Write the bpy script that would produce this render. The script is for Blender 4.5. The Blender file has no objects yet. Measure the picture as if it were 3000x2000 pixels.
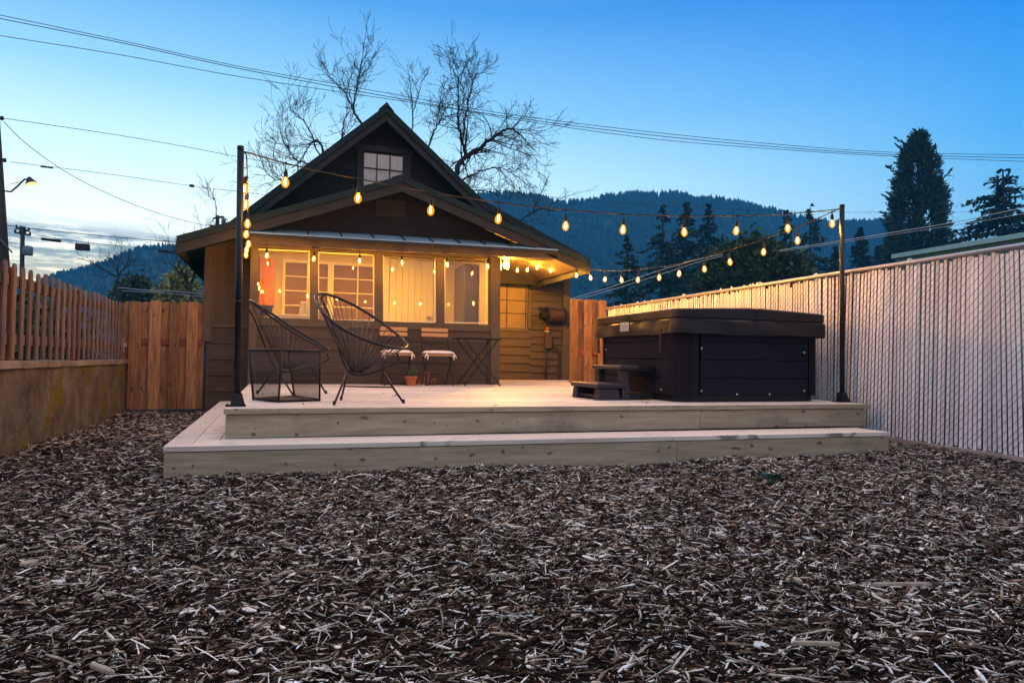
import bpy, bmesh, math, random
import numpy as np
from mathutils import Vector, Matrix
from math import sin, cos, tan, atan, atan2, pi, radians, sqrt, exp

sc = bpy.context.scene
COL = sc.collection
rng = random.Random(7)
nrg = np.random.default_rng(11)

# ---------------------------------------------------------------- camera model
F = 2000.0                      # focal length in pixels of the 3000 px wide photograph
PSI = radians(19.05); ROLL = atan(.0145); PIT = atan((46 + 690 * .0145) / F)
CAM = Vector((0, 0, .81))
_f = Vector((sin(PSI) * cos(PIT), cos(PSI) * cos(PIT), sin(PIT)))
_r0 = Vector((cos(PSI), -sin(PSI), 0)); _u0 = _r0.cross(_f)
_R = cos(ROLL) * _r0 + sin(ROLL) * _u0; _U = cos(ROLL) * _u0 - sin(ROLL) * _r0
def ray(u, v): return _f + _R * ((u - 1500) / F) + _U * ((1000 - v) / F)
def onz(u, v, z): d = ray(u, v); return CAM + d * ((z - CAM.z) / d.z)
def ony(u, v, y): d = ray(u, v); return CAM + d * (y / d.y)
def onx(u, v, x): d = ray(u, v); return CAM + d * (x / d.x)
def far(u, v, D): return CAM + ray(u, v) * D
def onseg(u, v, A, B):          # point on the upright plane through A and B
    n = Vector((-(B.y - A.y), B.x - A.x, 0)); d = ray(u, v)
    return CAM + d * ((A - CAM).dot(n) / d.dot(n))

cam = bpy.data.cameras.new('camera'); cam.lens = 24; cam.sensor_width = 36; cam.clip_end = 6000; cam.clip_start = .05
co = bpy.data.objects.new('camera', cam); COL.objects.link(co)
M = Matrix((_R, _U, -_f)).transposed().to_4x4(); M.translation = CAM
co.matrix_world = M; sc.camera = co

# ---------------------------------------------------------------- materials
def lin(r, g, b):
    f = lambda c: (c / 255 / 12.92) if c / 255 <= .04045 else ((c / 255 + .055) / 1.055) ** 2.4
    return (f(r), f(g), f(b))
class NT:
    def __init__(s, tree): s.t = tree; s.n = tree.nodes; s.l = tree.links
    def add(s, typ, **kw):
        n = s.n.new('ShaderNode' + typ)
        for k, v in kw.items():
            if hasattr(n, k): setattr(n, k, v)
        return n
    def put(s, sock, v):
        if isinstance(v, bpy.types.NodeSocket): s.l.new(v, sock)
        elif isinstance(v, (tuple, list)) and len(v) == 3 and sock.type == 'RGBA': sock.default_value = (*v, 1)
        else: sock.default_value = v
    def math(s, op, a, b=0., c=0., clamp=False):
        n = s.add('Math', operation=op, use_clamp=clamp); s.put(n.inputs[0], a); s.put(n.inputs[1], b); s.put(n.inputs[2], c); return n.outputs[0]
    def mix(s, f, a, b, typ='MIX'):
        n = s.add('Mix', data_type='RGBA', blend_type=typ); s.put(n.inputs[0], f); s.put(n.inputs[6], a); s.put(n.inputs[7], b); return n.outputs[2]
    def ramp(s, f, *st):
        n = s.add('ValToRGB'); e = n.color_ramp.elements
        while len(e) < len(st): e.new(.5)
        for el, (p, c) in zip(e, st): el.position = p; el.color = (*c, 1) if isinstance(c, tuple) else (c, c, c, 1)
        s.put(n.inputs[0], f); return n.outputs[0]
    def noise(s, vec, scale, detail=5, rough=.55, w=None):
        n = s.add('TexNoise', noise_dimensions='4D' if w is not None else '3D'); s.put(n.inputs['Vector'], vec)
        n.inputs['Scale'].default_value = scale; n.inputs['Detail'].default_value = detail; n.inputs['Roughness'].default_value = rough
        if w is not None: s.put(n.inputs['W'], w)
        return n.outputs['Fac']
    def mapr(s, f, a, b, c, d):
        n = s.add('MapRange'); [s.put(n.inputs[i], x) for i, x in enumerate((f, a, b, c, d))]; return n.outputs[0]
def mat(name, c1, c2=None, scale=6, st=(1, 1, 1), rough=.65, isl=0, bump=0, bscale=None, metal=0, knots=0, lap=0, spec=.12, blot=None, kst=None, kpl='xz'):
    m = bpy.data.materials.new(name); m.use_nodes = True; g = NT(m.node_tree); p = m.node_tree.nodes['Principled BSDF']
    tc = g.add('TexCoord').outputs['Object']; geo = g.add('NewGeometry'); rnd = g.math('FRACT', g.math('ADD', geo.outputs['Random Per Island'], g.math('MULTIPLY', g.add('ObjectInfo').outputs['Random'], 3.7)))
    mp = g.add('Mapping'); mp.inputs['Scale'].default_value = st; g.put(mp.inputs['Vector'], tc); vec = mp.outputs[0]
    w = g.math('MULTIPLY', rnd, 31.) if isl else None
    nz = g.noise(vec, scale, 9 if rough > .92 else 5, .72 if rough > .92 else .55, w=w)
    col = g.ramp(nz, (.3, c1), (.72, c2 or c1))
    if blot:                     # stains: (colour, scale, low, high)
        bc, bs, lo, hi = blot; b = g.noise(tc, bs, 6, .65, w=w)
        col = g.mix(g.ramp(b, (lo, 0.), (hi, 1.)), col, bc)
    if knots:
        mk = g.add('Mapping'); mk.inputs['Scale'].default_value = kst or st; g.put(mk.inputs['Vector'], tc)
        v = g.add('TexVoronoi', voronoi_dimensions='2D')
        sx = g.add('SeparateXYZ'); g.put(sx.inputs[0], mk.outputs[0]); cb_ = g.add('CombineXYZ'); jit = g.noise(tc, 1.9, 2); g.put(cb_.inputs[0], g.math('ADD', g.math('MULTIPLY_ADD', jit, 3.2, sx.outputs[0]), g.math('MULTIPLY', rnd, 7.3))); g.put(cb_.inputs[1], sx.outputs[2] if kpl == 'xz' else sx.outputs[1]); g.put(v.inputs['Vector'], cb_.outputs[0]); v.inputs['Scale'].default_value = knots
        sc_ = g.add('SeparateColor'); g.put(sc_.inputs[0], v.outputs['Color'])
        k = g.ramp(g.math('ADD', g.math('DIVIDE', v.outputs['Distance'], g.math('MULTIPLY_ADD', sc_.outputs[1], 1.15, .22)), g.math('MULTIPLY', g.noise(tc, 26, 2), .12)), (.11, 1.), (.19, 0.))
        sel = g.ramp(g.add('SeparateColor').outputs[0], (.42, 0.), (.46, 1.)); g.l.new(v.outputs['Color'], sel.node.inputs[0].links[0].from_node.inputs[0])
        k = g.math('MULTIPLY', k, sel)
        col = g.mix(g.math('MULTIPLY', k, .85), col, tuple(x * .28 for x in c1))
    if isl:
        h = g.add('HueSaturation'); g.put(h.inputs['Value'], g.mapr(rnd, 0., 1., 1 - isl, 1 + isl)); g.put(h.inputs['Color'], col); col = h.outputs[0]
    g.put(p.inputs['Base Color'], col); p.inputs['Roughness'].default_value = rough; p.inputs['Metallic'].default_value = metal
    p.inputs['Specular IOR Level'].default_value = spec
    hgt = None
    if bump: hgt = g.noise(vec, bscale or scale * 2.5, 6, .6, w=w); 
    if lap:
        z = g.add('SeparateXYZ'); g.put(z.inputs[0], tc); fr = g.math('FRACT', g.math('MULTIPLY', z.outputs[2], 1 / lap)); fr = g.math('MULTIPLY', fr, -1.2)
        hgt = fr if hgt is None else g.math('ADD', fr, g.math('MULTIPLY', hgt, .3)); bump = max(bump, .5)
    if hgt is not None:
        b = g.add('Bump'); b.inputs['Strength'].default_value = min(1, bump); b.inputs['Distance'].default_value = .02
        g.put(b.inputs['Height'], hgt); g.put(p.inputs['Normal'], b.outputs[0])
    return m
MT = {}
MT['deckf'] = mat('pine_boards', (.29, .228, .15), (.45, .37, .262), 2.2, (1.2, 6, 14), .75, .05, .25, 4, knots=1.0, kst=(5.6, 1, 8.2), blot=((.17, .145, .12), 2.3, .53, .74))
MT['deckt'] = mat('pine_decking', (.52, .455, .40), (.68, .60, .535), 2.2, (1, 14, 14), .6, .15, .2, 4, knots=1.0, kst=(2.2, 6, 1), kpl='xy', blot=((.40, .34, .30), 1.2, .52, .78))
MT['cedar'] = mat('cedar_boards', (.12, .06, .031), (.31, .175, .092), 3, (14, 14, 1.1), .7, .42, .3, 5, knots=1.0, kst=(7, 1, 2.6), blot=((.16, .055, .025), 1.6, .5, .72))
MT['cedar_rail'] = mat('stained_rail', (.12, .04, .03), (.18, .06, .04), 3, (1, 8, 8), .7)
MT['picket'] = mat('painted_pickets', (.080, .056, .052), (.18, .130, .118), 3, (10, 10, 1.1), .75, .2, .3, 5, blot=((.2, .10, .08), 2.5, .52, .75))
MT['postred'] = mat('redwood_posts', (.09, .028, .016), (.15, .05, .028), 3, (10, 10, 1), .7)
MT['concrete'] = mat('mossy_concrete', (.035, .027, .020), (.19, .158, .126), 3.4, (1, 1.0, .8), .95, 0, 1., 22, blot=((.12, .092, .010), 1.9, .54, .63))
MT['capstone'] = mat('worn_concrete_cap', (.10, .08, .062), (.26, .215, .175), 5, (1, 1, 1), .9, .1, .5, 14)
MT['slat'] = mat('vinyl_slats', (.64, .63, .67), (.77, .76, .80), 4, (1, 6, .6), .45, .16, 0)
MT['galv'] = mat('galvanised_steel', (.42, .38, .36), (.52, .48, .46), 9, rough=.42, metal=.6)
MT['wire'] = mat('fence_wire', (.07, .065, .075), (.11, .10, .11), 9, rough=.6)
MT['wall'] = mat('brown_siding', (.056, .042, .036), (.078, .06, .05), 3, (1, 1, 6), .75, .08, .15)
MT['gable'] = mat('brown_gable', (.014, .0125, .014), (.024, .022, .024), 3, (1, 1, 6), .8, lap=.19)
MT['trim'] = mat('brown_trim', (.078, .060, .046), (.10, .079, .06), 4, (3, 3, 3), .7, 0, .08)
MT['fascia'] = mat('roof_fascia', (.026, .026, .029), (.040, .039, .042), 4, rough=.65)
MT['roof'] = mat('dark_roofing', (.011, .019, .022), (.018, .028, .032), 6, rough=.6, bump=.2)
MT['metalroof'] = mat('steel_roofing', (.22, .34, .46), (.28, .41, .54), 3, rough=.4, metal=.2)
MT['seam'] = mat('roof_edge', (.03, .028, .03), (.04, .036, .036), 5, rough=.5)
MT['soffit'] = mat('soffit_boards', (.085, .06, .042), (.12, .085, .06), 3, (1, 9, 1), .7)
MT['cream'] = mat('cream_paint', (.62, .50, .33), (.68, .56, .38), 3, rough=.6)
MT['white'] = mat('white_paint', (.74, .66, .52), (.80, .72, .58), 3, rough=.5)
MT['darkpane'] = mat('dark_pane', (.19, .10, .035), (.25, .14, .05), 2, rough=.5)
MT['brownpane'] = mat('painted_panel', (.15, .105, .065), (.19, .135, .085), 3, rough=.6)
MT['curtain'] = mat('pale_curtain', (.66, .71, .80), (.88, .93, .98), 7, (6, 1, .25), .9)
MT['orange'] = mat('orange_cabinet', (.40, .13, .03), (.58, .22, .06), 3, (8, 8, .8), .5, 0, .1)
MT['black'] = mat('black_metal', (.007, .0065, .007), (.011, .010, .011), 9, rough=.42, spec=.28)
MT['cord'] = mat('black_cord', (.009, .009, .013), (.016, .015, .022), 9, rough=.4, spec=.35)
MT['cable'] = mat('cable_rubber', (.02, .018, .016), (.03, .027, .025), 20, rough=.5)
MT['tub'] = mat('tub_panel', (.012, .011, .017), (.018, .016, .024), 4, (1, 1, 7), .7, .06, .2, 14, spec=.06)
MT['tubc'] = mat('tub_corner', (.013, .011, .014), (.018, .015, .019), 5, (2, 2, 1), .65, spec=.08)
MT['cover'] = mat('vinyl_cover', (.014, .011, .012), (.020, .016, .017), 7, rough=.42, bump=.45, bscale=5, spec=.22)
MT['step'] = mat('plastic_step', (.028, .024, .029), (.038, .033, .039), 8, rough=.45, spec=.22)
MT['screw'] = mat('steel_screw', (.6, .6, .62), (.7, .7, .7), 9, rough=.3, metal=.7)
MT['labelw'] = mat('white_label', (.55, .5, .47), (.62, .57, .54), 9, rough=.5)
MT['ink'] = mat('label_ink', (.03, .03, .03), (.04, .04, .04), 9)
MT['slatwood'] = mat('honey_wood', (.45, .235, .10), (.56, .31, .145), 4, (1.2, 10, 10), .5, .1, .1)
MT['cushion'] = mat('white_cotton', (.72, .62, .58), (.80, .71, .67), 9, rough=.9, bump=.3, bscale=22)
MT['terra'] = mat('terracotta', (.33, .09, .045), (.45, .14, .07), 8, rough=.85, bump=.1)
MT['rust'] = mat('rusty_wire', (.22, .065, .04), (.32, .10, .06), 12, rough=.8)
MT['leaf'] = mat('herb_leaf', (.045, .07, .03), (.085, .12, .055), 12, rough=.6, isl=.35)
MT['leafblue'] = mat('blue_green_leaf', (.03, .085, .07), (.06, .13, .11), 12, rough=.5, isl=.3)
MT['leafyel'] = mat('yellow_green_leaf', (.10, .14, .02), (.22, .22, .03), 12, rough=.6, isl=.3)
MT['bark'] = mat('dark_bark', (.028, .024, .024), (.05, .043, .04), 7, (3, 3, .6), .9)
MT['barkpale'] = mat('grey_bark', (.05, .045, .04), (.09, .08, .07), 7, (3, 3, .6), .9)
MT['fir'] = mat('fir_needles', (.018, .034, .022), (.042, .068, .042), .8, rough=.8, isl=.45)
MT['cyp'] = mat('cypress_needles', (.028, .055, .045), (.06, .10, .08), .6, rough=.8, isl=.4)
MT['bush'] = mat('bush_leaves', (.03, .045, .018), (.07, .09, .035), .5, rough=.8, isl=.45)
MT['flower'] = mat('yellow_blossom', (.30, .27, .08), (.22, .24, .12), 2, rough=.8, isl=.4)
MT['forest'] = mat('forest_needles', (.014, .026, .018), (.026, .042, .028), .02, rough=.9, isl=.18)
MT['hillm'] = mat('hill_slope', (.016, .028, .018), (.035, .05, .028), .03, rough=.95)
MT['pole'] = mat('weathered_pole', (.07, .055, .045), (.12, .095, .075), 4, (6, 6, .5), .85)
MT['teal'] = mat('teal_siding', (.03, .10, .10), (.045, .13, .125), 3, rough=.6)
MT['tealroof'] = mat('pale_roof_edge', (.16, .36, .40), (.20, .42, .46), 3, rough=.5)
MT['greybox'] = mat('grey_equipment', (.10, .13, .14), (.14, .17, .18), 4, rough=.5)
MT['fridge'] = mat('dark_appliance', (.06, .042, .028), (.085, .06, .04), 2, rough=.35, spec=.6)
MT['soil'] = mat('dark_mulch_soil', (.008, .005, .004), (.020, .013, .010), 22, rough=.95, bump=.8, bscale=40)
MT['red'] = mat('red_valve', (.55, .08, .03), (.6, .1, .04), 9, rough=.4)
MT['hose'] = mat('brown_hose', (.045, .026, .022), (.075, .042, .035), 9, rough=.5)

def emis(name, col, s, sample=True, trans=0.):
    m = bpy.data.materials.new(name); m.use_nodes = True; g = NT(m.node_tree); g.n.remove(g.n['Principled BSDF'])
    e = g.add('Emission'); e.inputs[0].default_value = (*col, 1); e.inputs[1].default_value = s
    out = g.n['Material Output']; sh = e.outputs[0]
    if trans:
        t = g.add('BsdfTransparent'); t.inputs[0].default_value = (1, .93, .8, 1); ad = g.add('MixShader'); ad.inputs[0].default_value = 1 - trans
        g.l.new(t.outputs[0], ad.inputs[1]); g.l.new(sh, ad.inputs[2]); sh = ad.outputs[0]
    g.l.new(sh, out.inputs['Surface'])
    if not sample: m.cycles.emission_sampling = 'NONE'
    return m
BULB = 12000
MT['filament'] = emis('glowing_filament', (1, .43, .045), BULB)
MT['bulbglass'] = emis('amber_bulb_glass', (1, .29, .006), 2.0, False, .30)
MT['lampglow'] = emis('street_lamp_glow', (1, .62, .22), 2.6, False)
MT['fillglow'] = emis('fill_lamp_glow', (1, .51, .07), 400)  # glow of the fill lamps added inside the porch
def glassmat():
    m = bpy.data.materials.new('window_glass'); m.use_nodes = True; g = NT(m.node_tree); g.n.remove(g.n['Principled BSDF'])
    t = g.add('BsdfTransparent'); t.inputs[0].default_value = (.97, .96, .95, 1); gl = g.add('BsdfGlossy'); gl.inputs['Roughness'].default_value = .02
    fr = g.add('Fresnel'); fr.inputs[0].default_value = 1.5; mx = g.add('MixShader'); g.l.new(g.math('MULTIPLY', fr.outputs[0], 1.3, clamp=True), mx.inputs[0])
    g.l.new(t.outputs[0], mx.inputs[1]); g.l.new(gl.outputs[0], mx.inputs[2]); g.l.new(mx.outputs[0], g.n['Material Output'].inputs['Surface']); return m
MT['glass'] = glassmat()
def chipmat():
    m = bpy.data.materials.new('wood_chips'); m.use_nodes = True; g = NT(m.node_tree); p = g.n['Principled BSDF']
    r = g.add('NewGeometry').outputs['Random Per Island']
    c = g.ramp(r, (0, (.006, .004, .003)), (.32, (.022, .012, .008)), (.52, (.085, .047, .031)), (.66, (.22, .15, .105)), (.80, (.53, .44, .35)), (.90, (.84, .77, .68)), (1, (.97, .95, .92)))  # bright highlights and shadow contrast are put into these widely spread chip tones
    tc = g.add('TexCoord').outputs['Object']; n = g.noise(tc, 160, 3)
    big = g.noise(tc, .9, 3)
    g.put(p.inputs['Base Color'], g.mix(1., g.mix(1., c, g.mapr(n, .3, .7, .65, 1.25), 'MULTIPLY'), g.mapr(big, .3, .7, .78, 1.15), 'MULTIPLY')); p.inputs['Roughness'].default_value = .85; p.inputs['Specular IOR Level'].default_value = .06
    return m
MT['chips'] = chipmat()

# ---------------------------------------------------------------- mesh builder
class MB:
    def __init__(s): s.v = []; s.f = []; s.s = []
    def face(s, pts, smooth=False):
        i = len(s.v); s.v += [tuple(p) for p in pts]; s.f.append(tuple(range(i, i + len(pts)))); s.s.append(smooth); return s
    def raw(s, vs, fs, smooth=False):
        i = len(s.v); s.v += [tuple(p) for p in vs]; s.f += [tuple(i + k for k in f) for f in fs]; s.s += [smooth] * len(fs); return s
    def prism(s, pts, d):
        d = Vector(d); a = [Vector(p) for p in pts]; n = len(a)
        return s.raw(a + [p + d for p in a], [tuple(range(n))[::-1], tuple(range(n, 2 * n))] + [(i, (i + 1) % n, n + (i + 1) % n, n + i) for i in range(n)])
    def box(s, x0, x1, y0, y1, z0, z1):
        return s.prism([(x0, y0, z0), (x1, y0, z0), (x1, y1, z0), (x0, y1, z0)], (0, 0, z1 - z0))
    def bar(s, a, b, w, h, up=(0, 0, 1)):
        a = Vector(a); b = Vector(b); d = (b - a).normalized(); up = Vector(up)
        if abs(d.dot(up)) > .98: up = Vector((0, 1, 0)) if abs(d.y) < .9 else Vector((1, 0, 0))
        sd = d.cross(up).normalized() * w / 2; u = sd.cross(d).normalized() * h / 2
        return s.prism([a - sd - u, a + sd - u, a + sd + u, a - sd + u], b - a)
    def tube(s, pts, r, n=6, closed=False, smooth=True, cap=True):
        P = [Vector(p) for p in pts]; k = len(P); rs = r if isinstance(r, (list, tuple)) else [r] * k
        up = None; vs = []
        for i, p in enumerate(P):
            if closed: t = P[(i + 1) % k] - P[i - 1]
            else: t = P[min(i + 1, k - 1)] - P[max(i - 1, 0)]
            t = t.normalized() if t.length > 1e-9 else Vector((0, 0, 1))
            if up is None: up = t.orthogonal().normalized()
            up = (up - t * up.dot(t)); up = up.normalized() if up.length > 1e-6 else t.orthogonal().normalized()
            b = t.cross(up)
            vs += [p + (up * cos(2 * pi * j / n) + b * sin(2 * pi * j / n)) * rs[i] for j in range(n)]
        fs = []
        for i in range(k if closed else k - 1):
            o = ((i + 1) % k) * n
            fs += [(i * n + j, i * n + (j + 1) % n, o + (j + 1) % n, o + j) for j in range(n)]
        if cap and not closed: fs += [tuple(range(n))[::-1], tuple(range((k - 1) * n, k * n))]
        return s.raw(vs, fs, smooth)
    def lathe(s, c, prof, n=12, axis=(0, 0, 1)):     # prof: (r, height)
        q = Vector((0, 0, 1)).rotation_difference(Vector(axis)); c = Vector(c)
        vs = [c + q @ Vector((r * cos(2 * pi * j / n), r * sin(2 * pi * j / n), h)) for r, h in prof for j in range(n)]
        k = len(prof); fs = [(i * n + j, i * n + (j + 1) % n, (i + 1) * n + (j + 1) % n, (i + 1) * n + j) for i in range(k - 1) for j in range(n)]
        fs += [tuple(range(n))[::-1], tuple(range((k - 1) * n, k * n))]
        return s.raw(vs, fs, True)
    def build(s, name, m, parent=None, bevel=0, recalc=True, autosmooth=True):
        o0 = Vector((0, 0, 0))
        if parent is not None: o0 = Vector(parent['_o']) if '_o' in parent else o0
        me = bpy.data.meshes.new(name); me.from_pydata([(x - o0.x, y - o0.y, z - o0.z) for x, y, z in s.v], [], s.f)
        me.polygons.foreach_set('use_smooth', s.s)
        if recalc:
            bm = bmesh.new(); bm.from_mesh(me); bmesh.ops.recalc_face_normals(bm, faces=bm.faces); bm.to_mesh(me); bm.free()
        me.materials.append(MT[m] if isinstance(m, str) else m)
        o = bpy.data.objects.new(name, me); COL.objects.link(o)
        if parent is not None: o.parent = parent; o['_o'] = tuple(o0)
        if bevel:
            b = o.modifiers.new('bevel', 'BEVEL'); b.width = bevel; b.segments = 2; b.limit_method = 'ANGLE'; b.angle_limit = radians(40)
        return o
def tag(o, label=None, cat=None, group=None, kind=None):
    if label: o['label'] = label
    if cat: o['category'] = cat
    if group: o['group'] = group
    if kind: o['kind'] = kind
    return o
def thing(name, label, cat, loc=(0, 0, 0), group=None, rz=0, local=False):
    o = bpy.data.objects.new(name, None); COL.objects.link(o); o.location = loc; o.rotation_euler = (0, 0, rz); o.empty_display_size = .2
    o['_o'] = (0, 0, 0) if local else tuple(loc)
    return tag(o, label, cat, group)
def copy_tree(o, parent=None):
    c = o.copy(); COL.objects.link(c)
    if parent is not None: c.parent = parent
    for ch in list(o.children): copy_tree(ch, c)
    return c
def catmull(P, k=8, closed=False):
    P = [Vector(p) for p in P]; n = len(P); out = []
    for i in range(n if closed else n - 1):
        g = (lambda j: P[j % n]) if closed else (lambda j: P[max(0, min(n - 1, j))])
        a, b, c, d = g(i - 1), g(i), g(i + 1), g(i + 2)
        for t in [q / k for q in range(k)]:
            out.append(.5 * ((2 * b) + (c - a) * t + (2 * a - 5 * b + 4 * c - d) * t * t + (3 * b - a - 3 * c + d) * t ** 3))
    if not closed: out.append(P[-1])
    return out

# ---------------------------------------------------------------- sky
SUN_AZ = radians(-16)           # the afterglow, left of the house
w = bpy.data.worlds.new('World'); sc.world = w; w.use_nodes = True
g = NT(w.node_tree); bg = g.n['Background']
d = g.add('TexCoord').outputs['Generated']; nrm = g.add('VectorMath', operation='NORMALIZE'); g.put(nrm.inputs[0], d); d = nrm.outputs[0]
xyz = g.add('SeparateXYZ'); g.put(xyz.inputs[0], d); X, Y, Z = xyz.outputs
hl = g.math('SQRT', g.math('ADD', g.math('MULTIPLY', X, X), g.math('MULTIPLY', Y, Y)))
A = g.math('DIVIDE', g.math('ADD', g.math('MULTIPLY', X, sin(SUN_AZ)), g.math('MULTIPLY', Y, cos(SUN_AZ))), g.math('MAXIMUM', hl, .001))
Zc = g.math('MAXIMUM', Z, 0.)
ZEN = (1.18, 1.22, 1.42)
west = g.ramp(Zc, (0, (2.1, 1.9, 1.2)), (.10, (2.2, 2.05, 1.25)), (.145, (2.0, 2.05, 1.75)), (.18, (1.75, 1.95, 1.8)), (.24, (1.15, 1.6, 1.62)), (.34, (.46, .95, 1.30)), (.46, (.11, .46, 1.02)), (.60, (.34, .60, 1.05)), (.80, ZEN))
east = g.ramp(Zc, (0, (.60, 1.15, 1.4)), (.10, (.46, 1.02, 1.36)), (.18, (.31, .83, 1.26)), (.28, (.12, .57, 1.16)), (.40, (.03, .33, 1.02)), (.48, (.008, .21, .88)), (.62, (.32, .56, 1.02)), (.80, ZEN))
back = g.ramp(Zc, (0, (.46, .47, .52)), (.2, (.62, .64, .70)), (.5, (.84, .88, 1.0)), (.8, ZEN))
sky = g.mix(g.ramp(g.math('MULTIPLY_ADD', A, .5, .5), (.66, 0.), (.99, 1.)), east, west)
sky = g.mix(g.ramp(g.math('MULTIPLY_ADD', A, .5, .5), (.18, 1.), (.55, 0.)), sky, back)
# low cloud bank in the west
cv = g.add('CombineXYZ'); g.put(cv.inputs[0], g.math('MULTIPLY', g.math('DIVIDE', X, g.math('MAXIMUM', hl, .01)), 5.)); g.put(cv.inputs[1], g.math('MULTIPLY', Z, 34.)); g.put(cv.inputs[2], g.math('MULTIPLY', Y, 2.))
cn = g.noise(cv.outputs[0], 2.4, 9, .66); cn2 = g.noise(cv.outputs[0], .7, 3, .5)
band = g.math('MULTIPLY', g.ramp(g.math('ADD', Z, g.math('MULTIPLY', g.math('SUBTRACT', cn2, .5), .05)), (.0, 1.), (.150, 1.), (.172, 0.)), g.ramp(A, (.86, 0.), (.94, 1.)))
cm = g.math('MULTIPLY', band, g.ramp(cn, (.38, 0.), (.52, 1.)))
ccol = g.ramp(Z, (.0, (.9, .9, .5)), (.085, (1.1, 1.06, .60)), (.115, (.42, .58, .50)), (.15, (.11, .27, .34)))
sky = g.mix(g.math('MULTIPLY', cm, .93), sky, ccol)
ns = g.add('TexSky', sky_type='NISHITA'); ns.sun_disc = False; ns.sun_elevation = radians(1.5); ns.sun_rotation = SUN_AZ
sky = g.mix(.012, sky, ns.outputs[0], 'ADD')
g.put(bg.inputs[0], sky); bg.inputs[1].default_value = 1.0
# last glow of the sun, low in the west, very weak and wide
sl = bpy.data.lights.new('sun', 'SUN'); sl.energy = .12; sl.angle = radians(40); sl.color = (1, .86, .7)
so = bpy.data.objects.new('sun', sl); COL.objects.link(so)
so.rotation_euler = Vector((sin(SUN_AZ), cos(SUN_AZ), .16)).to_track_quat('Z', 'Y').to_euler()

# ---------------------------------------------------------------- levels
ZD, ZS = .426, .206
dFL, dFR = onz(656, 1197, ZD), onz(2537, 1183, ZD)
sFL, sFR = onz(476.5, 1308.5, ZS), onz(2608, 1265, ZS)
YP, YR, YB, YT, YL = 10.38, 10.03, 12.9, 12.1, 10.95
XR = 5.78; XL = -2.0; YG = 10.95
def gz(x, y):                    # height of the mulch
    return .012 * sin(1.7 * x + .6) * cos(1.3 * y) + .010 * sin(3.1 * x + 1.9 * y) + max(0, x - 4.6) * .05 * min(1, max(0, (y - 3) / 1.5)) - .01

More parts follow.
